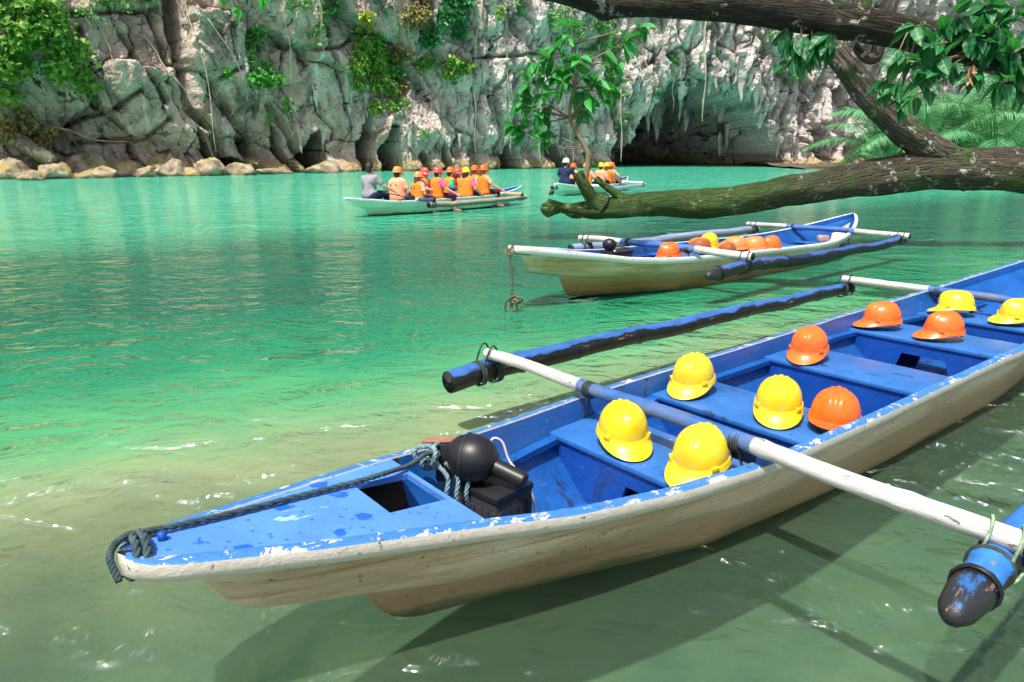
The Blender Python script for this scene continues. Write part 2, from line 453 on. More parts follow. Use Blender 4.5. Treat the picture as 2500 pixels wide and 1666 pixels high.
def m_pole(name, mid, ends, half, chips=(0.12, 0.09, 0.07)):
    """crossbar: blue across the hull, white outboard"""
    g = G(name, 0.4, 0.4); p = g.obj(); x, y, z = g.sep(p)
    ay = g.math('ADD', g.math('ABSOLUTE', y), g.math('MULTIPLY', g.math('SUBTRACT', g.noise(p, 30, 3), 0.5), 0.012))
    n = g.noise(g.map(p, (3, 0.8, 3)), 9, 5, 0.65)
    cm = g.ramp(n, [(0.3, tuple(v * 0.7 for v in mid)), (0.7, tuple(min(1, v * 1.3 + 0.02) for v in mid))])
    ce = g.ramp(n, [(0.3, tuple(v * 0.82 for v in ends)), (0.6, ends)])
    c = g.mix(g.rng(ay, half - 0.004, half + 0.004), cm, ce)
    ch = g.noise(g.map(p, (6, 1.6, 6)), 7, 5, 0.7)
    c = g.mix(g.rng(ch, 0.62, 0.655, 0, 0.95), c, chips)
    gr = g.noise(g.map(p, (2, 1, 2)), 2.5, 4)
    c = g.mix(g.rng(gr, 0.45, 0.70, 0, 0.42), c, (0.22, 0.22, 0.17))
    ln = g.noise(g.map(p, (14, 0.9, 14)), 3.0, 5, 0.7)
    c = g.mix(g.rng(ln, 0.60, 0.68, 0, 0.55), c, (0.10, 0.10, 0.13))
    return g.done(c, normal=g.bump(g.math('ADD', n, ch), 0.004))

def m_float(name, top, under, at=0.2):
    """bamboo float: paint left on top, tar below"""
    g = G(name, 0.4, 0.45); p = g.obj()
    nz = g.sep(g.nrm())[2]
    n = g.noise(g.map(p, (0.7, 2.5, 2.5)), 6, 6, 0.7, 0.3)
    f = g.math('ADD', nz, g.math('MULTIPLY', g.math('SUBTRACT', n, 0.5), 1.6))
    t = g.ramp(n, [(0.3, tuple(v * 0.7 for v in top)), (0.7, tuple(min(1, v * 1.35 + 0.01) for v in top))])
    c = g.mix(g.rng(f, at - 0.05, at + 0.1), under, t)
    w = g.noise(g.map(p, (0.8, 3, 3), loc=(3, 1, 2)), 8, 5, 0.7)
    c = g.mix(g.math('MULTIPLY', g.rng(w, 0.62, 0.67), g.rng(nz, 0.0, 0.5)), c, (0.26, 0.17, 0.11))
    return g.done(c, normal=g.bump(n, 0.008))

def m_helmet(name, c):
    g = G(name, 0.26, 0.5); p = g.obj()
    n = g.noise(p, 9, 5, 0.6)
    k = g.ramp(n, [(0.3, tuple(v * 0.93 for v in c)), (0.7, c)])
    sc = g.noise(g.map(p, (1, 3, 3)), 30, 4, 0.7)
    k = g.mix(g.rng(sc, 0.62, 0.72, 0, 0.5), k, tuple(v * 0.5 for v in c))
    k = g.mix(g.rng(g.noise(p, 14, 5, 0.7), 0.56, 0.72, 0, 0.30), k, tuple(min(1, v * 0.7 + 0.22) for v in c))
    oi = g.n('ObjectInfo'); k = g.mix(g.math('MULTIPLY', oi.outputs['Random'], 0.07), k, (0.75, 0.62, 0.30))
    g.b.inputs['Subsurface Weight'].default_value = 0.0
    g.b.inputs['Coat Weight'].default_value = 0.25
    return g.done(k, rough=g.ramp(n, [(0.3, 0.2), (0.7, 0.38)]), normal=g.bump(sc, 0.0006))

ROCK = m_rock(); BOULDER = m_boulder(); WATER = m_water(); BED = m_bed()
BARK = m_bark('bark', dark=0.8); BARK_MOSS = m_bark('mossy_bark', True, 0.75); BARK_DARK = m_bark('lichen_bark', dark=0.42)
TWIG = plain('twig_bark', (0.22, 0.17, 0.11), 0.85, 0.2, 0.35, 6)
PALE_VINE = plain('pale_root', (0.42, 0.36, 0.28), 0.85, 0.2, 0.3, 4)
DEAD = plain('dead_wood', (0.30, 0.22, 0.13), 0.9, 0.1, 0.35, 3)
LEAF_SUN = m_leaf('sunlit_shrub_leaf', (0.05, 0.24, 0.04), (0.28, 0.44, 0.07), (0.52, 0.44, 0.16))
LEAF_VIVID = m_leaf('vivid_leaf', (0.03, 0.24, 0.04), (0.14, 0.48, 0.07))
LEAF_DARK = m_leaf('dark_creeper_leaf', (0.012, 0.14, 0.06), (0.05, 0.33, 0.11))
LEAF_DRY = m_leaf('dry_leaf', (0.24, 0.16, 0.07), (0.42, 0.31, 0.14), (0.12, 0.26, 0.05))
LEAF_YEL = m_leaf('yellow_leaf', (0.24, 0.32, 0.03), (0.52, 0.46, 0.05))
LEAF_PALE = m_leaf('pale_creeper_leaf', (0.07, 0.27, 0.08), (0.26, 0.48, 0.17))
PALM = m_leaf('palm_leaf', (0.05, 0.22, 0.10), (0.17, 0.40, 0.20), (0.55, 0.52, 0.32), 0.3)
SAPLEAF = m_bigleaf('sapling_leaf', (0.01, 0.15, 0.03), (0.035, 0.36, 0.06))
BOUGHLEAF = m_bigleaf('bough_leaf', (0.005, 0.075, 0.035), (0.015, 0.19, 0.05), 0.25)
DECK = m_paint('deck_paint', (0.075, 0.225, 0.66), (0.012, 0.10, 0.48), (0.25, 0.42, 0.76))
BLUE = m_paint('inner_blue_paint', (0.008, 0.085, 0.33), grime=0.95)
BENCH = m_paint('bench_blue_paint', (0.026, 0.13, 0.40), grime=0.85)
PANEL = m_paint('panel_blue_paint', (0.005, 0.065, 0.34), grime=0.75)
RIM = m_rim('flaking_rim', (0.04, 0.17, 0.42), (0.58, 0.55, 0.48), 0.57)
RIM_B = m_rim('white_rim', (0.25, 0.40, 0.75), (0.74, 0.73, 0.70), 0.68)
HULL_A = m_hull('cream_hull', (0.66, 0.54, 0.41), (0.40, 0.26, 0.14), (0.27, 0.17, 0.085), 1.0)
HULL_C = m_hull('yellowed_hull', (0.64, 0.54, 0.38), (0.42, 0.29, 0.11), (0.25, 0.155, 0.045), 1.15)
HULL_D = m_hull('pale_green_hull', (0.46, 0.64, 0.50), (0.30, 0.48, 0.34), (0.20, 0.42, 0.28), 0.7)
POLE_A = m_pole('blue_white_pole', (0.016, 0.10, 0.34), (0.58, 0.58, 0.555), 0.47)
POLE_C = m_pole('faded_blue_white_pole', (0.04, 0.14, 0.46), (0.56, 0.57, 0.54), 0.50)
POLE_D = m_pole('dark_blue_pole', (0.55, 0.57, 0.62), (0.03, 0.06, 0.16), 0.62)
FLOAT_A = m_float('tarred_blue_float', (0.028, 0.11, 0.34), (0.010, 0.011, 0.013), 0.6)
FLOAT_R = m_float('chipped_blue_float', (0.02, 0.15, 0.45), (0.02, 0.02, 0.022), 0.30)
FLOAT_C = m_float('worn_blue_float', (0.03, 0.09, 0.30), (0.014, 0.013, 0.014), 0.62)
FLOAT_P = m_float('pale_float', (0.22, 0.28, 0.42), (0.36, 0.36, 0.38), 0.0)
FLOAT_D = m_float('weathered_bamboo', (0.30, 0.26, 0.20), (0.13, 0.12, 0.09), 0.1)
STUB = plain('tarred_stub', (0.022, 0.023, 0.026), 0.75, 0.3, 0.7, 14, 0.02)
LASH = plain('lashing_cord', (0.035, 0.05, 0.05), 0.7, 0.3, 0.4, 40)
LASH_G = plain('green_net_lashing', (0.24, 0.34, 0.22), 0.7, 0.3, 0.45, 60)
ROPE = plain('dark_rope', (0.045, 0.075, 0.085), 0.85, 0.2, 0.45, 30)
ROPE_T = plain('teal_rope', (0.16, 0.26, 0.28), 0.85, 0.2, 0.45, 40)
ROPE_B = plain('tan_rope', (0.16, 0.12, 0.07), 0.85, 0.2, 0.45, 40)
YEL_H = m_helmet('yellow_plastic', (0.84, 0.60, 0.01)); ORA_H = m_helmet('orange_plastic', (0.90, 0.13, 0.004))
ORA2_H = m_helmet('faded_orange_plastic', (0.92, 0.24, 0.06)); UNDERDECK_SHADE = plain('underdeck_shade', (0.035, 0.028, 0.022), 0.9, 0.1, 0.4, 6)  # last one: near-black brown, shade below the fore deck put into the colour
TEE_S = None
RED_H = m_helmet('pink_red_plastic', (0.72, 0.05, 0.06))
CREAM_H = m_helmet('cream_plastic', (0.80, 0.58, 0.26))
BLACK = plain('black_plastic', (0.012, 0.013, 0.015), 0.42, 0.45, 0.3, 10)
BLACK2 = plain('grey_black_casing', (0.022, 0.025, 0.03), 0.5, 0.4, 0.4, 8)
WHITE = plain('white_plastic', (0.70, 0.70, 0.68), 0.4, 0.4)
PINK = plain('pink_clip', (0.75, 0.16, 0.13), 0.4, 0.4)
WIRE = plain('clear_hose', (0.62, 0.50, 0.46), 0.35, 0.5)
SKIN = plain('skin', (0.46, 0.26, 0.17), 0.55, 0.35, 0.08, 6)
HAIR = plain('dark_hair', (0.018, 0.013, 0.011), 0.5, 0.4, 0.4, 40)
HAIR_B = plain('brown_hair', (0.10, 0.045, 0.025), 0.5, 0.4, 0.4, 40)
def cloth(name, c): return plain(name, c, 0.85, 0.2, 0.14, 9, 0.012)
VEST = cloth('orange_vest_cloth', (0.95, 0.22, 0.03)); VEST2 = cloth('faded_vest_cloth', (0.95, 0.36, 0.20))
GREY = cloth('grey_shirt_cloth', (0.26, 0.25, 0.27)); NAVY = cloth('navy_shirt_cloth', (0.016, 0.028, 0.075))
DENIM = cloth('denim_cloth', (0.02, 0.035, 0.08)); MAROON = cloth('maroon_cloth', (0.12, 0.01, 0.04)); KHAKI = cloth('khaki_cloth', (0.32, 0.27, 0.18))
TEE_W = cloth('peach_shirt_cloth', (0.66, 0.34, 0.24)); TEE_G = cloth('green_shirt_cloth', (0.03, 0.42, 0.20)); TEE_P = cloth('purple_shirt_cloth', (0.10, 0.06, 0.16)); TEE_K = cloth('pink_shirt_cloth', (0.75, 0.10, 0.30))
EYE = plain('eye_dark', (0.01, 0.008, 0.006), 0.3)
# ------------------------------------------------------------------ the cliff
PATH = np.array([(-60, 24), (-40, 34), (-30, 41), (-22, 46.5), (-16, 51.5), (-9.4, 56.5), (-4.5, 60), (0.9, 63), (4.8, 66), (9, 69), (12, 70.5), (18.3, 71), (26, 72), (32, 74.5), (39, 80), (55, 92), (90, 115)], float)
cum = np.concatenate([[0], np.cumsum(np.linalg.norm(np.diff(PATH, axis=0), axis=1))])
_us = np.arange(0, cum[-1], 0.25)
_px, _py = np.interp(_us, cum, PATH[:, 0]), np.interp(_us, cum, PATH[:, 1])
_k = np.exp(-np.linspace(-2, 2, 25) ** 2); _k /= _k.sum()
_px = np.convolve(np.pad(_px, 12, mode='edge'), _k, 'valid'); _py = np.convolve(np.pad(_py, 12, mode='edge'), _k, 'valid')
_tx, _ty = np.gradient(_px), np.gradient(_py); _tl = np.hypot(_tx, _ty)
_k2 = np.exp(-np.linspace(-2, 2, 41) ** 2); _k2 /= _k2.sum()
_nx = np.convolve(np.pad(_ty / _tl, 20, mode='edge'), _k2, 'valid'); _ny = np.convolve(np.pad(-_tx / _tl, 20, mode='edge'), _k2, 'valid')

CRACKS = [[(39.3, 2.9), (40.3, 3.4), (41.9, 3.9), (43.3, 4.9)], [(45.7, 12.3), (45.7, 8.6), (45.8, 6.3)], [(44.6, 9.5), (45.0, 6.6), (45.8, 6.3), (46.4, 6.4)],
          [(45.8, 6.0), (46.1, 3.8), (47.3, 2.8), (48.2, 0.8), (49.3, 0.0)], [(47.6, 5.4), (49.0, 3.3), (50.5, 0.2)], [(51.5, 4.5), (52.3, 3.1), (53.4, 1.4), (53.7, 0.8)],
          [(39.6, 1.9), (42.6, 2.1), (43.4, 2.2), (44.9, 3.5)], [(42.6, 1.9), (42.9, 0.6)], [(37.1, 8.5), (39.1, 8.7), (41.2, 9.0), (45.0, 9.8)], [(49.4, 6.6), (47.4, 5.7)],
          [(54.2, 8.1), (56.8, 8.5), (59.3, 10.2)], [(55.6, 9.6), (56.1, 7.6), (57.2, 4.4)], [(67.7, 8.4), (70.5, 8.7), (73.9, 9.4)], [(67.0, 8.0), (67.7, 4.4), (68.4, 2.1)],
          [(63.1, 6.8), (64.5, 3.7), (64.8, 0.4)], [(40.7, 8.2), (40.6, 4.4), (41.2, 4.0)], [(101.3, 7.8), (103.6, 3.4), (105.1, 0.3)], [(99.3, 3.8), (102.1, 2.2), (105.7, 0.5)],
          [(109.4, 8.1), (109.2, 3.9), (111.3, 0.5)], [(106.0, 9.5), (105.6, 5.1)], [(71.7, 9.6), (72.1, 6.6), (70.9, 4.8)], [(42.7, 8.1), (43.8, 6.0), (44.7, 4.4)]]
#        centre u, half width, height, depth, lean
CAVES = [(54.3, 1.1, 3.0, 16.0, 0.25), (58.3, 0.6, 4.2, 14.0, 0.1), (59.9, 0.85, 3.4, 16.0, 0.05), (71.2, 0.9, 2.1, 14.0, 0.0), (77.1, 1.3, 3.0, 14.0, 0.0), (84.2, 1.0, 5.2, 10.0, 0.0), (92.0, 6.9, 8.4, 22.0, 0.0),
         (99.4, 0.85, 4.0, 10.0, -0.3), (49.2, 1.0, 1.2, 5.0, -0.5), (80.6, 0.6, 2.4, 5.0, 0.0), (64.8, 0.35, 2.2, 4.0, 0.0), (62.6, 0.5, 1.5, 4.0, 0.0), (104.9, 0.35, 2.0, 4.0, -0.2), (52.6, 0.35, 3.6, 3.0, -0.35), (47.6, 0.3, 3.2, 2.6, -0.45), (108.9, 0.4, 2.4, 4.0, 0.0), (45.7, 0.45, 30.0, 2.2, 0.0)]

def polydist(u, z, pl):
    d = np.full(u.shape, 99.0)
    for (a, b), (c, e) in zip(pl[:-1], pl[1:]):
        vx, vz = c - a, e - b
        t = np.clip(((u - a) * vx + (z - b) * vz) / (vx * vx + vz * vz), 0, 1)
        d = np.minimum(d, np.hypot(u - a - t * vx, z - b - t * vz))
    return d

def cliff_d(u, z):
    """how far the rock stands out of the base line at (u, z)"""
    u = np.asarray(u, float); z = np.asarray(z, float)
    w = sstep(56, 74, u)
    wu = u + 0.9 * fbm(u / 2.1, z / 2.1, 4, 3); wz = z + 0.9 * fbm(u / 2.1 + 9, z / 2.1, 4, 5)
    d = 2.6 * fbm(u / 9, z / 11, 3, 1) + 0.045 * z
    # left: tilted slabs with open joints
    su, sz = wu * 0.92 + wz * 0.38, -wu * 0.38 + wz * 0.92
    f1, e, h, hx, dx, dz = voro(su / 3.3, sz / 5.0, 21)
    slab = (h - 0.5) * 1.7 + dx * (hx - 0.5) * 3.4 + dz * (h - 0.6) * 2.6 - 0.40 * np.exp(-(e / 0.025) ** 2)
    f1, e, h, hx, dx, dz = voro(su / 1.3, sz / 2.4, 44)
    slab += (h - 0.5) * 0.38 + dx * (hx - 0.5) * 1.0 + dz * (h - 0.5) * 0.7 - 0.07 * np.exp(-(e / 0.03) ** 2)
    # right: fluted, dripping karst
    f1, e, h, hx, dx, dz = voro(wu / 1.25, wz / 3.6, 63)
    kar = 1.1 * (0.75 - f1) + (h - 0.5) * 1.5 - 0.55 * np.exp(-(e / 0.06) ** 2)
    f1, e, h, hx, dx, dz = voro(wu / 0.5, wz / 1.5, 77)
    kar += 0.45 * (0.7 - f1) + (h - 0.5) * 0.5
    kar += 0.5 * (0.5 - np.abs(fbm(wu / 0.8, wz / 5.0, 3, 15)) * 2)
    d = d + slab * (1 - w) + kar * w
    f1, e, h, hx, dx, dz = voro(wu / 0.33, wz / 0.5, 88)
    d += 0.10 * (h - 0.5) + 0.10 * (0.5 - f1)
    d += 0.36 * fbm(u / 0.9, z / 1.2, 5, 33, 0.6)
    for i, pl in enumerate(CRACKS):
        q = polydist(wu * 0.25 + u * 0.75, wz * 0.25 + z * 0.75, pl)
        d -= (1.5 if i in (1, 3, 4, 5) else 0.9) * np.exp(-(q / (0.30 if i in (1, 3, 4, 5) else 0.13)) ** 2)
    # wave-cut notch with a worn ledge under it
    d -= (0.9 + 0.5 * w) * np.exp(-((z - 1.5) / 0.75) ** 2) * (0.75 + fbm(u / 1.7, u * 0 + 2, 2, 8))
    d += 0.75 * sstep(1.0, 0.35, z + 0.5 * fbm(u / 1.1, u * 0, 3, 18)) * (1 - 0.6 * w)
    # brow over the big cave
    d += 1.8 * np.exp(-((u - 92) / 9) ** 2) * sstep(4.5, 8.5, z)
    for uc, hw, ht, dep, lean in CAVES:
        big = hw > 3
        rag = 0.5 - np.abs(fbm(u / (0.9 if big else 0.4), z / (6.0 if big else 2.0), 3, 51)) * 1.6
        rx = (u - uc - lean * z) / hw
        hh = ht * (1 - (0.34 if big else 0.2) * np.clip(rag, 0, 1) - (0.10 * (rx > 0) if big else 0))
        r = np.abs(rx) ** (2.6 if big else 2.0) + np.clip(z, 0, None) / hh * np.abs(np.clip(z, 0, None) / hh) ** 0.9
        if ht > 20: r = np.abs(rx) ** 2 + sstep(8.2, 7.4, z)
        rj = r + 0.12 * fbm(u, z, 3, 61)
        if big: d -= (dep + 6.0 * fbm(u / 2.6, z / 3.4, 3, 71)) * np.clip(1.02 - rj, 0, 1) ** 0.40
        else: d -= dep * sstep(1.02, 0.90, rj)
    return d

def cliff_pt(u, z, out=0.0):
    d = cliff_d(u, z) + out
    return np.stack([np.interp(u, _us, _px) + np.interp(u, _us, _nx) * d, np.interp(u, _us, _py) + np.interp(u, _us, _ny) * d, np.asarray(z, float)], -1)

gu = np.concatenate([np.arange(0, 33, 0.5), np.arange(33, 128, 0.085), np.arange(128, 158, 0.14), np.arange(158, 177, 0.6)])
gz = np.concatenate([[-2.0, -1.0], np.arange(-0.3, 16, 0.085), np.arange(16, 22, 0.16), np.arange(22, 34, 0.7)])
U_, Z_ = np.meshgrid(gu, gz)
Vc = cliff_pt(U_, Z_).reshape(-1, 3)
nu, nz_ = len(gu), len(gz)
ii = (np.arange(nz_ - 1)[:, None] * nu + np.arange(nu - 1)[None, :]).ravel()
Fc = np.stack([ii, ii + 1, ii + 1 + nu, ii + nu], 1)
me = np_mesh('cliff', Vc, Fc, ROCK, smooth=False)
uvl = me.uv_layers.new(name='UVMap')
uvl.data.foreach_set('uv', np.stack([U_.ravel(), Z_.ravel()], 1)[Fc.ravel()].astype(np.float32).ravel())
cliff = tag(link('cliff', me), kind='structure')

# plateau behind the rim so that the cliff has a body
rim = cliff_pt(gu[::12], np.full(len(gu[::12]), 33.0)); n_ = len(rim)
Vp = np.concatenate([rim + [0, 0.5, -0.4], rim + [0, 60, 8]]); Fp = [(i, i + 1, n_ + i + 1, n_ + i) for i in range(n_ - 1)]
tag(link('plateau', np_mesh('plateau', Vp, Fp, plain('forest_floor', (0.06, 0.10, 0.03), 0.9))), kind='structure')

# stalactites round the cave brow
def stalactite_mesh(seed, L):
    r = random.Random(seed); V = []; Fq = []; n = 9; N = 14
    for i in range(N):
        t = i / (N - 1)
        rr = (1 - t) ** 0.75 * (1 + 0.35 * mnoise.noise((t * 5 + seed, seed, 0))) * 0.28 + 0.015
        ox, oy = 0.12 * mnoise.noise((t * 2.2, seed * 3.1, 1)), 0.10 * mnoise.noise((t * 2.2, seed * 3.1, 5))
        for k in range(n):
            a = 2 * PI * k / n
            q = rr * (1 + 0.45 * mnoise.noise((math.cos(a) * 1.4 + seed, math.sin(a) * 1.4, t * 5)))
            V.append((ox + math.cos(a) * q, oy + math.sin(a) * q * 0.85, -t * L))
    for i in range(N - 1):
        for k in range(n): Fq.append((i * n + k, i * n + (k + 1) % n, (i + 1) * n + (k + 1) % n, (i + 1) * n + k))
    me = np_mesh('stalactite', V, Fq, ROCK)
    uvl = me.uv_layers.new(name='UVMap')
    uvl.data.foreach_set('uv', np.array([(90 + seed + V[i][0], 4 + V[i][2]) for q in Fq for i in q], np.float32).ravel())
    return me
SM = [stalactite_mesh(i, 1.6 + 0.25 * i) for i in range(6)]
rs = random.Random(8)
for i in range(40):
    u = rs.uniform(83.0, 100.0); t = (u - 92.2) / 6.5
    z = 7.9 * max(0.3, 1 - abs(t) ** 2.6) * rs.uniform(0.9, 1.12) + rs.uniform(0.0, 1.4)
    p = cliff_pt(np.array([u]), np.array([z + 0.5]), -0.25)[0]
    link('stalactite', rs.choice(SM), cliff, loc=p, rot=(rs.uniform(-0.08, 0.08), 0, rs.uniform(0, 6.3)), scale=[q * rs.uniform(0.8, 1.5) for q in (lambda k: (k * 1.5, k * 1.2, k * 0.85))(rs.choice([0.45, 0.6, 0.8, 1.0, 1.4]))])
for x, y, k in ((13.6, 75, 1.9), (15.2, 79, 2.2), (17.0, 76, 1.5), (18.6, 80, 2.6), (20.4, 75.5, 2.0), (21.8, 78, 2.6), (23.2, 75, 2.4), (24.4, 77, 2.2), (16.2, 82, 2.4), (22.6, 82, 3.0)):
    link('stalactite', rs.choice(SM), cliff, loc=(x, y, 8.2), rot=(0, 0, rs.uniform(0, 6)), scale=(k * 1.3, k, k))
for i in range(46):
    u = rs.choice([rs.uniform(56.5, 62), rs.uniform(66, 84), rs.uniform(100, 112), rs.uniform(52.5, 56)]); z = rs.uniform(2.3, 6.0)
    p = cliff_pt(np.array([u]), np.array([z + 0.4]), -0.2)[0]
    link('stalactite', rs.choice(SM), cliff, loc=p, rot=(rs.uniform(-0.08, 0.08), 0, rs.uniform(0, 6.3)), scale=rs.choice([0.35, 0.5, 0.7, 0.9]))

# ------------------------------------------------------------------ lake bed and water
xs = np.linspace(-70, 100, 86); ys = np.concatenate([np.linspace(-12, 14, 53), np.linspace(16, 120, 40)])
X_, Y_ = np.meshgrid(xs, ys)
Zb = -0.42 - 0.10 * np.clip(-0.503 * X_ + 0.864 * Y_ - 2.0, 0, 30) - 0.15 * fbm(X_ / 2, Y_ / 2, 3, 2)
ii = (np.arange(len(ys) - 1)[:, None] * len(xs) + np.arange(len(xs) - 1)[None, :]).ravel()
tag(link('lagoon_bed', np_mesh('lagoon_bed', np.stack([X_, Y_, Zb], -1).reshape(-1, 3), np.stack([ii, ii + 1, ii + 1 + len(xs), ii + len(xs)], 1), BED)), kind='structure')

# ------------------------------------------------------------------ shore boulders
def rock_mesh(seed, sub=4):
    bm = bmesh.new(); bmesh.ops.create_icosphere(bm, subdivisions=sub, radius=1)
    r = random.Random(seed); pl = []
    for i in range(18):
        n = Vector((r.gauss(0, 1), r.gauss(0, 1), r.gauss(0, 1))).normalized(); pl.append((n, r.uniform(0.58, 0.88)))
    for v in bm.verts:
        c = v.co.copy()
        for n, dd in pl:
            q = c.dot(n)
            if q > dd: c -= n * (q - dd)
        c += c.normalized() * (0.10 * mnoise.noise(c * 2.1 + Vector((seed, 0, 0))) + 0.09 * mnoise.noise(c * 5 + Vector((0, seed, 0))))
        v.co = c
    me = bpy.data.meshes.new('boulder'); bm.to_mesh(me); bm.free(); me.materials.append(BOULDER)
    me.polygons.foreach_set('use_smooth', [True] * len(me.polygons))
    return me
RM = [rock_mesh(i) for i in range(7)]
BL = [  # x, y, size x y z, lift, label
    (-27.8, 40.4, 2.1, 1.3, 1.15, 0.15, 'broad flat grey boulder at the far left end of the shore'),
    (-25.2, 38.6, 1.0, 0.8, 0.55, 0.10, 'small pale boulder in front of the broad flat boulder'),
    (-25.4, 40.9, 1.5, 1.0, 0.95, 0.15, 'rounded ochre boulder beside the dark water gap on the left shore'),
    (-25.0, 43.2, 1.7, 1.2, 1.5, 0.35, 'tall pointed brown boulder below the leaning driftwood trunk'),
    (-23.6, 41.6, 1.5, 0.9, 0.7, 0.08, 'low yellowish boulder lapped by water on the left shore'),
    (-22.9, 44.2, 1.3, 1.0, 1.15, 0.2, 'blocky tan boulder behind the low yellowish boulder'),
    (-21.6, 43.3, 1.0, 0.7, 0.7, 0.1, 'small cracked tan boulder right of the blocky boulder'),
    (-20.7, 44.8, 1.4, 1.0, 1.05, 0.15, 'square tan boulder with a mossy yellow top'),
    (-19.6, 45.0, 0.9, 0.7, 0.6, 0.05, 'small pale stone between two square shore boulders'),
    (-18.8, 46.0, 1.4, 1.0, 1.1, 0.15, 'cream boulder with a dark cleft at its left side'),
    (-17.3, 46.9, 1.9, 1.0, 0.95, 0.1, 'long ochre boulder at the foot of the slab cliff'),
    (-15.7, 48.6, 1.5, 0.9, 0.55, 0.05, 'long low brown stone where the shore meets the cliff'),
    (-28.6, 43.4, 2.0, 1.4, 1.8, 0.4, 'large brown boulder beneath the dry bush on the left bank'),
    (-22.0, 46.6, 1.6, 1.2, 1.7, 0.35, 'upright grey boulder leaning on the cliff foot'),
    (-12.9, 51.2, 1.8, 1.0, 0.9, 0.1, 'wide ochre rock under the overhanging cliff point'),
    (-31.0, 41.0, 2.2, 1.5, 1.5, 0.3, 'leftmost brown boulder half out of the picture'),
]
for i, (x, y, a, b, c, z, lab) in enumerate(BL):
    o = link('boulder', RM[i % 7], None, (x, y, z), (rs.uniform(-0.15, 0.15), rs.uniform(-0.15, 0.15), rs.uniform(-0.5, 0.5)), (a * 0.9, b * 0.95, c * 0.85))
    tag(o, lab, 'boulder', 'boulders along the left shore')

# ------------------------------------------------------------------ leaves
def leaf_cloud(name, P, D, S, mat, fold=0.25, wid=0.42):
    """one mesh of many small leaves: points, directions, lengths"""
    n = len(P); D = D / (np.linalg.norm(D, axis=1, keepdims=True) + 1e-9)
    up = rng.normal(size=(n, 3)) * 0.7 + [0, -0.5, 0.9]
    W = np.cross(D, up); W /= np.linalg.norm(W, axis=1, keepdims=True) + 1e-9
    Nn = np.cross(W, D)
    S = S[:, None]
    b = P; m1 = P + D * S * 0.45 + W * S * wid + Nn * S * fold * 0.5; m2 = P + D * S * 0.45 - W * S * wid + Nn * S * fold * 0.5; t = P + D * S - Nn * S * fold * 0.3
    V = np.stack([b, m1, t, m2], 1).reshape(-1, 3)
    k = np.arange(n) * 4
    F3 = np.concatenate([np.stack([k, k + 1, k + 2], 1), np.stack([k, k + 2, k + 3], 1)])
    me = np_mesh(name, V, F3, mat, smooth=False)
    at = me.attributes.new('rnd', 'FLOAT', 'POINT'); at.data.foreach_set('value', np.repeat(rng.random(n) ** 1.3, 4).astype(np.float32))
    return me

def shrub(name, label, uzs, mat, leaf=0.28, dens=60, out=0.5, hang=0.6, wid=0.42, cat='shrub', group=None, spread=1.0, stems=3):
    """plant rooted on the cliff; uzs: lobes (u, z, radius u, radius z, out)"""
    u0, z0 = uzs[0][0], uzs[0][1]
    base = cliff_pt(np.array([u0]), np.array([z0]))[0]
    root = empty(name, tuple(base)); tag(root, label, cat, group)
    Ps = []; Ds = []
    lm = []
    for lu, lz, ru, rz, ro in uzs:
        c0 = cliff_pt(np.array([lu]), np.array([lz]), ro * 0.4)[0]
        nsub = max(4, int(ru * rz * 7)); n = int(dens * ru * rz * 4)
        su = lu + ru * rng.normal(size=nsub) * 0.5; sz = lz + rz * rng.normal(size=nsub) * 0.5; so = rng.random(nsub) * ro
        which = rng.integers(0, nsub, n)
        sig = 0.30 * spread * min(1.3, 0.5 + 0.35 * min(ru, rz))
        u = su[which] + rng.normal(size=n) * sig; z = sz[which] + rng.normal(size=n) * sig * 0.8
        zb = np.clip(z, 0.4, None)
        sc = np.interp(u, _us, _nx), np.interp(u, _us, _ny)
        dd = cliff_d(u * 0 + lu, zb * 0 + lz) * 0.35 + cliff_d(u, zb) * 0.65 + so[which] + np.abs(rng.normal(size=n)) * 0.28 * spread
        P = np.stack([np.interp(u, _us, _px) + sc[0] * dd, np.interp(u, _us, _py) + sc[1] * dd, zb], 1)
        Ps.append(P)
        D = rng.normal(size=(n, 3)) * [1, 0.7, 0.7]; D[:, 0] += sc[0] * 0.5; D[:, 1] += sc[1] * 0.5; D[:, 2] -= hang
        Ds.append(D)
        for j in range(min(stems, nsub)):
            e = P[which == j]
            if len(e) == 0: continue
            e = e.mean(0); s = c0 + rng.normal(size=3) * 0.1
            mid = (s + e) / 2 + rng.normal(size=3) * 0.25
            q = MB(); q.tube([Vector(k) - Vector(base) for k in spline([s, mid, e], 7)], [0.05, 0.045, 0.04, 0.035, 0.03, 0.022, 0.012], 5); lm.append(q)
    P = np.concatenate(Ps) - base; D = np.concatenate(Ds)
    f = link('foliage', leaf_cloud('foliage', P, D, leaf * (0.6 + 0.8 * rng.random(len(P))), mat, wid=wid), root); f['kind'] = 'stuff'
    for q in lm: q.build('stem', TWIG, root)
    return root

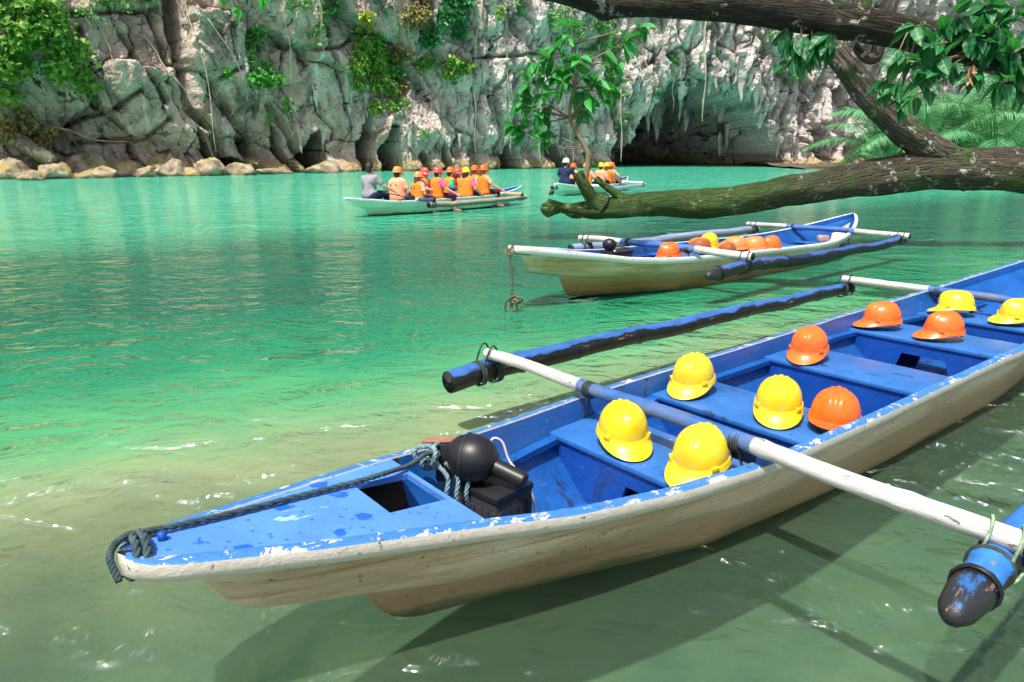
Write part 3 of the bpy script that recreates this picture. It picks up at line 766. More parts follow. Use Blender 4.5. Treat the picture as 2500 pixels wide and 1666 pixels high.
shrub('hanging_shrub', 'large pale green shrub spilling over the cliff at the top left corner', [(38.0, 8.6, 1.9, 1.6, 1.6), (37.0, 6.4, 1.5, 1.3, 1.5), (39.6, 6.6, 1.1, 1.3, 1.2), (36.2, 10.4, 1.8, 1.5, 1.4), (36.0, 4.6, 1.1, 0.8, 1.2), (40.4, 5.5, 0.6, 0.7, 0.8)], LEAF_SUN, 0.34, 150, spread=1.1)
shrub('dry_bush', 'dry twiggy bush with sparse leaves above the left boulders', [(36.6, 2.6, 1.5, 0.7, 1.2), (38.2, 2.3, 1.0, 0.6, 1.0), (37.6, 3.4, 0.9, 0.5, 0.8)], LEAF_DRY, 0.26, 100, stems=8)
shrub('trailing_creeper', 'green creeper trailing down the crevice under the hanging leafy twig', [(50.9, 8.6, 0.8, 1.1, 0.4), (51.4, 7.2, 0.6, 0.8, 0.4), (50.4, 6.9, 0.5, 0.5, 0.3)], LEAF_PALE, 0.26, 110)
shrub('rock_shrub', 'bright green round shrub on the cliff face between the grey slabs', [(50.8, 5.9, 0.8, 0.45, 0.8), (51.6, 6.0, 0.4, 0.3, 0.6)], LEAF_VIVID, 0.28, 200, hang=0.1)
shrub('small_rock_fern', 'small green fern clump left of the bright round shrub', [(48.2, 6.2, 0.35, 0.35, 0.4)], LEAF_VIVID, 0.20, 150)
shrub('yellow_shrub', 'small yellow shrub near the top of the cliff left of the creeper mass', [(58.0, 10.4, 0.45, 0.5, 0.6)], LEAF_YEL, 0.28, 200)
shrub('thin_creeper', 'thin creeper on the grey rock at the top left of the creeper mass', [(55.0, 10.6, 1.6, 0.7, 0.4), (54.4, 9.0, 0.4, 0.9, 0.3), (53.4, 10.9, 0.9, 0.5, 0.4)], LEAF_PALE, 0.24, 65)
shrub('dark_ivy', 'thick dark green ivy climbing diagonally up the middle of the cliff', [(65.4, 12.3, 1.0, 1.3, 0.7), (64.6, 10.6, 0.9, 1.1, 0.7), (63.4, 9.2, 0.8, 0.9, 0.6), (66.0, 14.0, 1.0, 1.0, 0.7)], LEAF_DARK, 0.27, 230, spread=1.0)
shrub('bamboo_grass', 'yellow green drooping bamboo grass hanging in the middle of the cliff', [(58.6, 8.3, 1.3, 1.3, 0.9), (59.3, 6.6, 1.1, 1.1, 0.9), (60.4, 5.4, 0.8, 0.7, 0.7), (57.6, 7.0, 0.6, 0.8, 0.6), (58.8, 4.6, 0.5, 0.6, 0.5)], LEAF_SUN, 0.42, 150, hang=1.0, wid=0.2)
shrub('bushy_creeper', 'green leafy creeper behind the drooping bamboo grass', [(60.0, 8.8, 0.9, 0.8, 0.6), (59.2, 9.6, 0.7, 0.6, 0.6), (61.0, 7.2, 0.8, 0.6, 0.6)], LEAF_VIVID, 0.28, 170)
shrub('withered_creeper', 'brown withered creeper mat beside the dark ivy', [(62.2, 11.2, 1.0, 1.4, 0.4), (61.6, 8.6, 0.9, 0.9, 0.4), (61.8, 6.4, 0.8, 0.6, 0.4), (62.6, 13.2, 0.9, 0.9, 0.4)], LEAF_DRY, 0.25, 170)
shrub('ledge_shrub', 'light green shrub on the ledge right of the brown creeper', [(65.0, 7.8, 1.0, 0.7, 0.8), (66.2, 7.5, 0.6, 0.5, 0.6), (63.8, 7.9, 0.5, 0.4, 0.5)], LEAF_SUN, 0.30, 190, hang=0.3)
shrub('top_fern', 'green fern tuft under the top edge right of the dark ivy', [(69.2, 11.8, 0.6, 0.4, 0.5)], LEAF_SUN, 0.24, 90)
shrub('drip_fern', 'small spiky fern on the rock above the first tour boat', [(62.3, 2.8, 0.45, 0.35, 0.4)], LEAF_VIVID, 0.30, 70, wid=0.16)
shrub('curtain_creeper', 'pale green creeper curtain left of the cave brow', [(81.2, 10.2, 1.3, 1.3, 0.5), (81.8, 8.2, 1.1, 1.1, 0.5), (82.6, 6.4, 0.7, 1.0, 0.4), (80.2, 12.2, 1.2, 1.0, 0.5), (83.6, 4.2, 0.5, 1.0, 0.3)], LEAF_PALE, 0.28, 110)
shrub('moss_fern', 'green fern on the left rim of the cave mouth', [(87.2, 6.4, 0.6, 0.4, 0.3), (86.2, 4.6, 0.3, 0.6, 0.3)], LEAF_DARK, 0.24, 80)
shrub('brow_fern', 'thin ferns growing on the brow above the cave', [(88.2, 9.4, 0.5, 0.9, 0.3), (91.8, 13.0, 0.8, 0.6, 0.4), (96.8, 11.2, 0.7, 0.8, 0.4)], LEAF_PALE, 0.26, 60)
shrub('side_fern', 'small fern patches on the rock right of the cave brow', [(97.8, 8.6, 0.6, 0.5, 0.3), (99.4, 7.8, 0.4, 0.5, 0.3), (105.8, 7.2, 0.5, 0.5, 0.3)], LEAF_PALE, 0.24, 45)
shrub('dark_thicket', 'dark green thicket at the cliff foot behind the leaning branch', [(116.4, 3.4, 2.2, 2.0, 1.8), (119.2, 2.6, 2.2, 1.7, 1.8), (114.6, 2.0, 1.2, 1.4, 1.2), (118.0, 5.6, 1.8, 1.4, 1.2)], LEAF_DARK, 0.32, 75)
shrub('backdrop_bushes', 'leafy bushes on the cliff behind the palms', [(126, 3.4, 4.0, 2.2, 1.5), (134, 3.0, 4.5, 2.4, 1.5), (143, 3.2, 4.5, 2.6, 1.5), (151, 4.0, 4.0, 2.6, 1.5)], LEAF_DARK, 0.40, 26)

shrub('ledge_creeper', 'sparse creeper along the top ledge of the left slabs', [(42.5, 10.0, 1.4, 0.6, 0.4), (44.3, 10.6, 0.9, 0.6, 0.4), (41.2, 9.2, 0.6, 0.5, 0.3)], LEAF_PALE, 0.24, 60, hang=1.0)
shrub('weathered_creeper', 'sparse pale creeper on the grey wall between the ivy and the sapling', [(74.0, 12.0, 1.6, 0.8, 0.4), (77.0, 11.0, 1.0, 1.0, 0.4), (71.5, 12.8, 1.0, 0.6, 0.4)], LEAF_PALE, 0.24, 45)
shrub('crack_plant', 'small green plants rooted in the cracks left of the small cave', [(52.6, 4.6, 0.4, 0.5, 0.3), (51.4, 3.6, 0.3, 0.4, 0.3), (47.0, 3.0, 0.3, 0.3, 0.3)], LEAF_VIVID, 0.22, 70)
# hanging roots and vines
VINES = [  # top (u,z), bottom (u,z), radius, label
    ((46.4, 11.5), (47.0, 1.4), 0.045, 'long pale root running down the left slab cliff'),
    ((46.9, 10.0), (49.6, 5.0), 0.05, 'slanting bare stem across the slabs below the leafy twig'),
    ((44.0, 8.2), (46.0, 4.2), 0.05, 'brown root in the diagonal crack of the left slab'),
    ((41.3, 9.6), (42.4, 5.0), 0.03, 'thin pale root on the leftmost slab'),
    ((52.4, 12.0), (52.6, 5.6), 0.03, 'thin vine beside the bright round shrub'),
    ((54.5, 12.0), (54.7, 7.6), 0.06, 'pale forked root above the small left cave'),
    ((61.3, 13.0), (61.7, 8.6), 0.06, 'bare pale stem in the withered creeper'),
    ((68.0, 14.0), (67.0, 7.6), 0.08, 'thick pale root right of the dark ivy'),
    ((66.9, 7.0), (67.0, 1.0), 0.04, 'hanging root above the stern of the first tour boat'),
    ((69.8, 12.5), (70.1, 1.2), 0.05, 'long straight root reaching almost to the water'),
    ((73.0, 8.4), (73.2, 0.5), 0.09, 'bundle of brown roots left of the sapling'),
    ((73.3, 8.0), (73.6, 1.2), 0.05, 'thin root next to the brown root bundle'),
    ((76.9, 3.6), (77.4, 0.3), 0.05, 'short dangling root behind the second tour boat'),
    ((83.0, 8.6), (83.5, 0.5), 0.09, 'thick hanging root at the left of the cave mouth'),
    ((85.6, 10.5), (86.2, 4.6), 0.04, 'thin root in front of the smooth grey brow'),
    ((90.4, 12.6), (90.7, 4.0), 0.09, 'long pale root dangling over the cave mouth'),
    ((88.4, 8.4), (88.5, 5.0), 0.03, 'thin root at the upper left of the cave mouth'),
    ((95.6, 8.6), (95.7, 5.0), 0.035, 'thin root at the upper right of the cave mouth'),
    ((64.4, 5.2), (64.1, 2.2), 0.03, 'thin dangling root above the seated tour group'),
    ((79.6, 9.0), (80.0, 1.4), 0.05, 'root trailing behind the sapling stem'),
]
for a, b, r, lab in VINES:
    n = 16; t = np.linspace(0, 1, n)
    u = a[0] + (b[0] - a[0]) * t + 0.10 * np.sin(t * 9 + a[0]); z = a[1] + (b[1] - a[1]) * t
    p = cliff_pt(u, z, 0.12); base = cliff_d(u, z)
    dm = np.maximum.accumulate(base + 0.15); dm = np.convolve(np.pad(dm, 2, mode='edge'), np.ones(5) / 5, 'valid')
    P = np.stack([np.interp(u, _us, _px) + np.interp(u, _us, _nx) * dm, np.interp(u, _us, _py) + np.interp(u, _us, _ny) * dm, z], 1)
    mb = MB(); mb.tube(P, [r * (1 - 0.55 * q) * (1 + 0.2 * math.sin(q * 40)) for q in t], 6)
    if r > 0.055:
        for k in range(2):
            mb.tube([Vector(q) + Vector((0.12 * math.sin(5 * i / n + k * 3) + 0.08 * (k - 0.5), -0.05, 0)) for i, q in enumerate(P[: n - 3 * k - 2])], r * 0.35, 5)
    tag(mb.build('hanging_root', PALE_VINE), lab, 'vine', 'roots and vines hanging down the cliff')

# driftwood on the left bank
def wood(name, label, cat, pts, rads, mat, n=10, seed=0, amp=0.2, res=28, twigs=()):
    root = MB(); P = spline(pts, res); rr = [float(np.interp(i / (res - 1), np.linspace(0, 1, len(rads)), rads)) for i in range(res)]
    root.tube(P, rr, n, disp=lambda i, a: amp * mnoise.noise((math.cos(a) * 1.5, math.sin(a) * 1.5 + seed, i * 0.35)))
    for tp, tr in twigs: root.tube(spline(tp, 9), [tr * (1 - 0.08 * k) for k in range(9)], 5)
    return tag(root.build(name, mat), label, cat)
wood('driftwood_trunk', 'dark weathered trunk leaning across the boulders on the left bank', 'driftwood', [(-29.2, 42.4, 2.6), (-27.6, 41.6, 2.0), (-26.0, 41.0, 1.25), (-25.2, 40.8, 0.9)], [0.55, 0.5, 0.42, 0.3], m_bark('grey_driftwood', dark=1.3), 12, 3)
wood('dead_branch', 'long bare branch reaching out over the left boulders', 'branch', [(-31.5, 41.5, 4.3), (-28.5, 42.2, 3.3), (-25.8, 43.0, 2.7), (-24.2, 43.2, 2.1), (-22.4, 43.6, 2.0)], [0.11, 0.09, 0.07, 0.05, 0.02], DEAD, 7, 5, 0.1, 26,
     twigs=[([(-28.5, 42.2, 3.3), (-27.4, 41.8, 3.9), (-26.2, 41.6, 4.0)], 0.04), ([(-25.8, 43.0, 2.7), (-25.2, 42.7, 2.1), (-24.7, 42.6, 1.5)], 0.03), ([(-27.0, 42.6, 3.0), (-26.5, 42.2, 2.3), (-26.2, 42.0, 1.8)], 0.03), ([(-24.2, 43.2, 2.1), (-23.6, 43.1, 2.5), (-23.0, 43.2, 2.6)], 0.025)])
wood('fallen_branch', 'second dead branch lying higher behind the dry bush', 'branch', [(-32.0, 42.0, 3.2), (-29.4, 42.6, 3.6), (-27.4, 43.4, 3.1), (-26.0, 43.8, 2.6)], [0.09, 0.08, 0.05, 0.02], DEAD, 7, 9, 0.1, 20)
# ------------------------------------------------------------------ palms beyond the leaning tree
def frond_mesh(seed, L=6.0, droop=0.5):
    r = random.Random(seed); mb_v = []; mb_f = []; rv = []
    N = 26; P = []
    for i in range(N):
        t = i / (N - 1)
        P.append(Vector((droop * L * 0.55 * t ** 2.2, 0.25 * math.sin(seed + t * 2) * t, L * (t - 0.32 * droop * t ** 3))))
    V, Fq = tube(P, [0.055 * (1 - 0.85 * i / (N - 1)) + 0.006 for i in range(N)], 5)
    me_v = [tuple(v) for v in V]; me_f = [q for q in Fq if len(q) == 4]; att = [0.15] * len(V)
    M = 58
    for j in range(M):
        t = 0.16 + 0.83 * j / (M - 1); k = t * (N - 1); i = min(int(k), N - 2); p = P[i].lerp(P[i + 1], k - i); T = (P[i + 1] - P[i]).normalized()
        for sd in (-1, 1):
            ll = L * 0.20 * (math.sin(PI * min(1, t * 0.86 + 0.12)) ** 0.7 + 0.12) * r.uniform(0.8, 1.1)
            S = Vector((0, 1, 0)) * sd
            d = (S * 0.9 + T * 0.75 + Vector((0.15, 0, -0.18 - 0.35 * r.random()))).normalized()
            w = T.cross(d).cross(d).normalized() * 0.035 * (L / 6)
            a = p; m = p + d * ll * 0.5 + Vector((0, 0, -0.03)); e = p + d * ll + Vector((0, 0, -ll * 0.28))
            b = len(me_v); me_v += [tuple(a), tuple(m + w), tuple(e), tuple(m - w)]; me_f.append((b, b + 1, b + 2, b + 3)); att += [min(1, 0.25 + 0.5 * t * r.random() + 0.2 * r.random())] * 4
    me = bpy.data.meshes.new('frond'); me.from_pydata(me_v, [], me_f); me.materials.append(PALM)
    me.attributes.new('rnd', 'FLOAT', 'POINT').data.foreach_set('value', np.array(att, np.float32))
    return me
FM = [frond_mesh(i, 6.0 + 0.5 * (i % 3), 0.45 + 0.3 * i) for i in range(5)]
PALMS = [(30.0, 59.5, 1.15, 10, 'short palm with spreading fronds behind the fork of the leaning tree'), (31.8, 57.0, 1.2, 12, 'palm with upright fronds just right of the fork'), (34.2, 59.0, 1.35, 13, 'tall palm in the middle of the palm group'),
         (35.8, 55.0, 1.15, 12, 'palm with pale sunlit fronds near the right edge'), (38.4, 57.5, 1.35, 13, 'tall palm at the right edge of the picture'), (28.3, 56.5, 0.5, 8, 'small low palm with drooping fronds over the water under the branch'), (41.5, 61.0, 1.4, 12, 'palm standing at the back right of the palm group')]
for x, y, s, n, lab in PALMS:
    root = empty('nipa_palm', (x, y, -0.2), (0, 0, rs.uniform(0, 6)), s); tag(root, lab, 'palm', 'palms on the far right bank')
    mb = MB(); mb.tube(spline([(0, 0, -0.6), (0.05, 0, 0.2), (0, 0, 0.7)], 6), [0.3, 0.34, 0.36, 0.33, 0.26, 0.14], 9); mb.build('trunk', BARK, root)
    for k in range(n):
        a = k * 2.4 + rs.uniform(-0.3, 0.3); tilt = 0.12 + 0.75 * (k / n) ** 1.3
        o = link('frond', FM[min(4, int(5 * k / n))], root, (0.1 * math.cos(a), 0.1 * math.sin(a), 0.25), Euler((0, tilt * (0.7 if s > 0.6 else 1.5), a)), 0.85 + 0.3 * rs.random())
# mud bank under the palms
xs2 = np.linspace(24, 60, 60); ys2 = np.linspace(51, 80, 50); A_, B_ = np.meshgrid(xs2, ys2)
Zm = -1.0 + 1.25 * sstep(0, 9, (B_ - 52.5) + 0.35 * (A_ - 28)) + 0.25 * fbm(A_ / 2, B_ / 2, 3, 6)
ii = (np.arange(49)[:, None] * 60 + np.arange(59)[None, :]).ravel()
tag(link('mud_bank', np_mesh('mud_bank', np.stack([A_, B_, Zm], -1).reshape(-1, 3), np.stack([ii, ii + 1, ii + 61, ii + 60], 1), plain('mud', (0.10, 0.085, 0.06), 0.8, 0.3, 0.4, 0.8))), kind='structure')

# ------------------------------------------------------------------ leaning tree, bough and sapling
def limb(name, pts, rads, mat, parent, n=26, res=90, seed=0, amp=0.12, knots=()):
    P = spline(pts, res); rr = [float(np.interp(i / (res - 1), np.linspace(0, 1, len(rads)), rads)) for i in range(res)]
    step = [0]
    for i in range(1, res): step.append(step[-1] + (P[i] - P[i - 1]).length)
    def disp(i, a):
        q = Vector((math.cos(a) * 1.6, math.sin(a) * 1.6 + seed, step[i] * 1.4))
        d = amp * mnoise.noise(q) + 0.6 * amp * mnoise.noise(q * 2.7) + 0.35 * amp * abs(mnoise.noise(Vector((math.cos(a) * 7, math.sin(a) * 7, step[i] * 2.2 + seed))))
        for kt, ka, ks, kh in knots:
            da = math.atan2(math.sin(a - ka), math.cos(a - ka))
            d += kh * math.exp(-((i / (res - 1) - kt) / ks) ** 2 - (da / 0.7) ** 2)
        return d
    V, Fq = tube(P, rr, n, True, disp)
    me = bpy.data.meshes.new(name); me.from_pydata([tuple(v) for v in V], [], Fq); me.materials.append(mat)
    uvl = me.uv_layers.new(name='UVMap'); li = 0
    for p in me.polygons:
        for vi in p.vertices:
            i, k = divmod(vi, n); kk = k
            if k == 0 and any(w % n == n - 1 for w in p.vertices) and len(p.vertices) == 4: kk = n
            uvl.data[li].uv = (step[min(i, res - 1)], kk / n * 2 * PI * max(rads)); li += 1
    me.polygons.foreach_set('use_smooth', [True] * len(me.polygons))
    return link(name, me, parent)

def leaf_mesh(name, L, W, mat, curl=0.25, seed=0):
    N = 8; V = []; Fq = []
    for i in range(N):
        t = i / (N - 1); w = W * math.sin(PI * t ** 0.8) ** 0.8 * (1 - 0.15 * t) + 0.002
        z = -curl * L * t * t + 0.02 * L * math.sin(seed + 4 * t)
        V += [(L * t, -w, z + w * 0.35), (L * t, 0, z), (L * t, w, z + w * 0.35)]
    for i in range(N - 1):
        b = 3 * i; Fq += [(b, b + 1, b + 4, b + 3), (b + 1, b + 2, b + 5, b + 4)]
    return np_mesh(name, V, Fq, mat)

def leaf_rosette(tip, direction, n, meshes, parent, rr, size=1.0, droop=0.5):
    d0 = Vector(direction).normalized()
    for k in range(n):
        a = k * 2.4 + rr.uniform(-0.4, 0.4)
        s = d0.orthogonal().normalized(); w = d0.cross(s)
        d = (d0 * rr.uniform(0.1, 0.9) + (s * math.cos(a) + w * math.sin(a)) + Vector((0, 0, -droop * rr.uniform(0.2, 1.2)))).normalized()
        q = d.to_track_quat('X', 'Z').to_euler(); q = (Matrix.Rotation(0, 3, 'X')).to_euler() if False else q
        e = (d.to_track_quat('X', 'Z').to_matrix() @ Matrix.Rotation(rr.uniform(-0.7, 0.7), 3, 'X')).to_euler()
        p = Vector(tip) - d0 * rr.uniform(0, 0.10) + d * 0.015
        link('leaf', rr.choice(meshes), parent, p, e, size * rr.uniform(0.7, 1.15))

tree = empty('leaning_tree', (9.6, 11.4, 0.0)); tag(tree, 'old mossy tree trunk lying low over the water with a forked branch', 'tree')
inv = Matrix.Translation((-9.6, -11.4, 0))
def tl(P): return [Vector(p) - Vector((9.6, 11.4, 0)) for p in P]
limb('trunk', tl([(0.95, 12.45, 0.545), (1.44, 12.4, 0.53), (2.36, 12.2, 0.64), (3.4, 12.0, 0.66), (4.38, 11.8, 0.86), (5.37, 11.7, 1.02), (6.61, 11.5, 1.21), (7.92, 11.4, 1.20), (9.6, 11.4, 1.0), (11.5, 11.6, 0.2), (12.2, 11.7, -0.5)]),
     [0.07, 0.165, 0.205, 0.235, 0.235, 0.26, 0.30, 0.325, 0.40, 0.55, 0.7], BARK_MOSS, tree, 34, 170, 2, 0.16, knots=[(0.335, 2.2, 0.010, 0.35), (0.235, 5.2, 0.008, 0.25), (0.12, 5.0, 0.02, 0.25)])
limb('branch', tl([(7.2, 11.45, 1.1), (6.75, 11.5, 1.36), (6.05, 11.5, 1.8), (5.38, 11.5, 2.34), (5.04, 11.5, 2.74), (4.93, 11.6, 2.94), (5.1, 11.8, 3.15), (5.35, 12.0, 3.6), (5.5, 12.2, 4.6), (5.2, 12.6, 6.0)]),
     [0.25, 0.25, 0.215, 0.19, 0.18, 0.19, 0.17, 0.16, 0.15, 0.12], BARK, tree, 28, 120, 7, 0.16, knots=[(0.44, 0.6, 0.03, 0.3)])
limb('dead_tip', tl([(1.5, 12.42, 0.55), (1.15, 12.45, 0.50), (0.85, 12.5, 0.55), (0.62, 12.5, 0.53), (0.50, 12.5, 0.56)]), [0.14, 0.10, 0.07, 0.12, 0.05], BARK_MOSS, tree, 20, 60, 12, 0.75)
limb('stub', tl([(1.52, 12.35, 0.62), (1.36, 12.3, 0.72), (1.20, 12.22, 0.95), (1.09, 12.2, 1.14)]), [0.20, 0.12, 0.105, 0.10], BARK_MOSS, tree, 16, 24, 21, 0.1)
limb('stub', tl([(1.95, 12.3, 0.66), (1.79, 12.3, 0.77), (1.6, 12.3, 0.90), (1.40, 12.3, 1.05)]), [0.13, 0.075, 0.06, 0.055], BARK_MOSS, tree, 12, 24, 31, 0.1)
limb('back_branch', tl([(5.0, 12.2, 3.5), (5.45, 12.3, 3.1), (5.85, 12.4, 2.95), (5.95, 12.4, 3.35), (6.3, 12.6, 4.2)]), [0.1, 0.09, 0.1, 0.09, 0.06], BARK, tree, 12, 30, 41, 0.2)

sap = empty('sapling', (1.12, 12.2, 1.12)); tag(sap, 'slender sapling with broad glossy leaves growing from the log stub', 'sapling')
SO = Vector((1.12, 12.2, 1.12))
sl = lambda P: [Vector(p) - SO for p in P]
main = [(1.20, 12.21, 0.95), (1.26, 12.2, 1.37), (1.21, 12.2, 1.54), (0.94, 12.2, 2.02), (1.01, 12.2, 2.49), (1.03, 12.2, 2.82), (0.99, 12.2, 3.14), (0.91, 12.2, 3.46)]
limb('stem', sl(main), [0.055, 0.05, 0.04, 0.034, 0.028, 0.022, 0.016, 0.01], TWIG, sap, 10, 50, 3, 0.1)
SM_ = [leaf_mesh('leaf', 0.25, 0.058, SAPLEAF, c, i) for i, c in enumerate((0.12, 0.28, 0.45))]
tips = [(2.05, 12.15, 3.39, 4), (1.82, 12.0, 3.18, 4), (1.73, 12.3, 2.88, 4), (1.55, 12.1, 3.05, 4), (0.91, 12.2, 3.48, 3), (0.85, 12.0, 3.24, 4), (0.68, 12.3, 3.14, 4), (0.54, 12.1, 2.92, 5), (0.44, 12.3, 2.69, 4), (0.34, 12.0, 2.82, 5), (0.2, 12.2, 2.56, 5), (0.06, 12.1, 2.26, 4), (0.27, 12.3, 2.32, 5), (0.48, 12.0, 2.39, 5), (0.59, 12.2, 2.19, 5), (0.41, 12.1, 2.06, 5), (0.02, 12.2, 1.89, 5), (0.17, 12.3, 1.82, 4), (0.49, 12.1, 1.68, 5), (0.59, 12.3, 1.82, 4), (1.06, 11.9, 2.95, 5), (1.21, 12.3, 2.69, 6), (1.35, 12.1, 2.56, 6), (1.54, 12.2, 2.32, 6), (1.64, 12.0, 2.46, 5), (1.11, 12.4, 2.39, 5), (1.22, 12.0, 2.29, 6), (1.39, 12.2, 1.32, 2), (0.86, 12.4, 2.82, 5), (0.79, 12.0, 2.56, 6), (0.69, 12.2, 2.69, 5), (1.19, 12.3, 2.16, 5)]
rr = random.Random(21)
mv = [Vector(p) for p in main]
for x, y, z, n in tips:
    t = Vector((x, y, z))
    cand = [m for m in mv if m.z < z + 0.15] or mv[:1]
    b = min(cand, key=lambda m: (m - t).length + 0.6 * abs((z - m.z) - 0.3))
    mid = (b + t) / 2 + Vector((0, rr.uniform(-0.1, 0.1), rr.uniform(-0.12, 0.06)))
    tw = MB(); tw.tube([q - SO for q in spline([b, mid, t], 9)], [0.016 - 0.0013 * i for i in range(9)], 5); tw.build('twig', TWIG, sap)
    leaf_rosette(t - SO, (t - mid), n + 4 if n > 2 else n, SM_, sap, rr, 1.12 if n > 2 else 0.6, 0.7)

bough = empty('overhanging_bough', (6.6, 6.5, 0.0)); tag(bough, 'dark lichen spotted bough crossing the top right above the boats', 'tree')
BO = Vector((6.6, 6.5, 0)); bl = lambda P: [Vector(p) - BO for p in P]
limb('trunk', bl([(-0.6, 7.8, 3.25), (0.1, 7.6, 3.05), (0.52, 7.5, 2.98), (0.94, 7.5, 2.87), (1.75, 7.4, 2.85), (2.55, 7.3, 2.76), (3.13, 7.2, 2.66), (3.7, 7.1, 2.53), (4.26, 7.0, 2.38), (4.82, 6.9, 2.17), (5.6, 6.7, 1.7), (6.6, 6.5, 0.5), (7.0, 6.4, -0.6)]),
     [0.08, 0.10, 0.115, 0.115, 0.135, 0.15, 0.155, 0.15, 0.15, 0.17, 0.22, 0.30, 0.42], BARK_DARK, bough, 30, 170, 5, 0.14, knots=[(0.245, 4.6, 0.012, 0.45)])
BM_ = [leaf_mesh('leaf', 0.17, 0.048, BOUGHLEAF, c, i) for i, c in enumerate((0.15, 0.32, 0.5))]
btips = [(3.34, 6.9, 2.06, 5), (3.42, 6.8, 2.32, 6), (3.58, 6.9, 2.57, 5), (3.65, 6.75, 2.39, 7), (3.78, 6.9, 2.54, 7), (3.88, 6.8, 2.65, 7), (3.99, 6.7, 2.47, 8), (4.07, 6.9, 2.68, 8), (4.21, 6.7, 2.54, 8), (4.35, 6.8, 2.65, 8), (4.49, 6.7, 2.5, 8), (3.55, 6.8, 2.25, 7), (3.74, 6.7, 2.28, 7), (4.16, 6.7, 2.36, 8), (4.39, 6.65, 2.17, 8), (4.54, 6.7, 2.25, 8), (4.04, 6.7, 2.14, 8), (3.65, 6.7, 2.1, 6), (3.43, 6.8, 2.0, 6), (3.52, 6.75, 1.93, 5), (4.55, 6.6, 2.39, 8), (4.14, 6.85, 2.75, 7), (4.37, 6.85, 2.75, 7), (3.83, 6.7, 2.21, 7), (4.56, 6.6, 2.1, 7), (4.33, 6.65, 2.32, 8), (4.25, 6.6, 2.06, 6), (4.45, 6.7, 2.02, 6),
         (2.57, 7.3, 2.52, 6), (2.7, 7.2, 2.44, 6), (2.82, 7.3, 2.5, 7), (2.91, 7.2, 2.41, 6), (2.8, 7.2, 2.35, 6), (2.99, 7.3, 2.44, 6), (2.67, 7.25, 2.33, 5), (2.9, 7.2, 2.54, 6)]
bv = [Vector(p) for p in [(2.75, 7.3, 2.72), (3.13, 7.2, 2.62), (3.7, 7.1, 2.5), (4.26, 7.0, 2.35), (4.82, 6.9, 2.15), (5.2, 6.8, 1.9)]]
for x, y, z, n in btips:
    t = Vector((x, y, z)); b = min(bv[:2] if x < 3.1 else bv[2:], key=lambda m: (m - t - Vector((0.35 if x > 3.1 else 0, 0, 0))).length)
    mid = (b + t) / 2 + Vector((rr.uniform(-0.05, 0.05), -0.06, rr.uniform(0, 0.12)))
    tw = MB(); tw.tube([q - BO for q in spline([b, mid, t], 8)], [0.011 - 0.001 * i for i in range(8)], 5); tw.build('twig', TWIG, bough)
    leaf_rosette(t - BO, (t - mid), n + 1, BM_, bough, rr, 1.2, 0.8)
dl = leaf_mesh('dry_leaf', 0.2, 0.03, plain('brown_leaf', (0.30, 0.17, 0.09), 0.8, 0.2, 0.3, 20), 0.5)
for k in range(5): link('dry_leaf', dl, bough, Vector((4.0 + 0.012 * k, 6.62 + 0.015 * k, 2.22)) - BO, Euler((k * 1.1, 1.25 + 0.07 * k, 2.6 + 0.3 * k)), 0.85 + 0.06 * k)

# leafy twig hanging into the picture at the top, in front of the slabs
tw_root = empty('leafy_twig', (-10.7, 30.0, 9.3)); tag(tw_root, 'bright green leafy twig hanging from the top edge in front of the slab cliff', 'branch')
TM_ = [leaf_mesh('leaf', 0.42, 0.10, m_bigleaf('twig_leaf', (0.02, 0.22, 0.02), (0.06, 0.42, 0.04), 0.45), c, i) for i, c in enumerate((0.15, 0.4))]
tws = MB(); tws.tube(spline([(0, 0, 3.0), (-0.1, 0, 1.5), (0.15, 0, -0.4), (0, 0, -2.0), (0.3, 0, -2.6)], 14), [0.05 - 0.003 * i for i in range(14)], 6)
for x, z, n in ((-0.9, -1.6, 5), (-0.4, -2.1, 6), (0.2, -2.6, 6), (0.7, -1.7, 6), (-0.3, -1.3, 6), (1.1, -2.2, 5), (0.3, -1.9, 6), (-0.8, -0.9, 5), (0.9, -1.0, 5), (1.5, -1.4, 4), (0.1, -0.6, 5)):
    t = Vector((x, rr.uniform(-0.3, 0.3), z)); b = Vector((0, 0, z + 0.9))
    tws.tube(spline([b, (b + t) / 2 + Vector((0, 0, 0.1)), t], 6), 0.014, 5)
    leaf_rosette(t, t - b, n, TM_, tw_root, rr, 1.0, 0.8)
tws.build('twig', TWIG, tw_root)
FLOAT_T = m_float('tarred_blue_tip', (0.016, 0.10, 0.30), (0.022, 0.023, 0.026), 0.98)
# ------------------------------------------------------------------ outrigger boats
BG = [(-2.115, 0.0), (-2.10, 0.035), (-2.06, 0.075), (-2.0, 0.105), (-1.68, 0.195), (-1.18, 0.315), (-0.92, 0.37), (-0.7, 0.41), (-0.47, 0.45), (0, 0.51), (0.8, 0.535), (1.3, 0.54), (2.4, 0.56), (2.86, 0.55)]
ZG = [(-2.115, 0.535), (-1.68, 0.482), (-1.18, 0.428), (-0.9, 0.39), (-0.47, 0.362), (0, 0.352), (1.3, 0.35), (2.4, 0.355), (2.86, 0.365)]
ZK = [(-2.115, 0.49), (-1.99, 0.462), (-1.93, 0.40), (-1.87, 0.315), (-1.8, 0.278), (-1.3, 0.215), (0, 0.19), (2.4, 0.19)]
BW = [(-1.52, 0.0), (-1.46, 0.015), (-1.3, 0.04), (-0.95, 0.13), (-0.2, 0.37), (0.68, 0.455), (2.4, 0.48)]

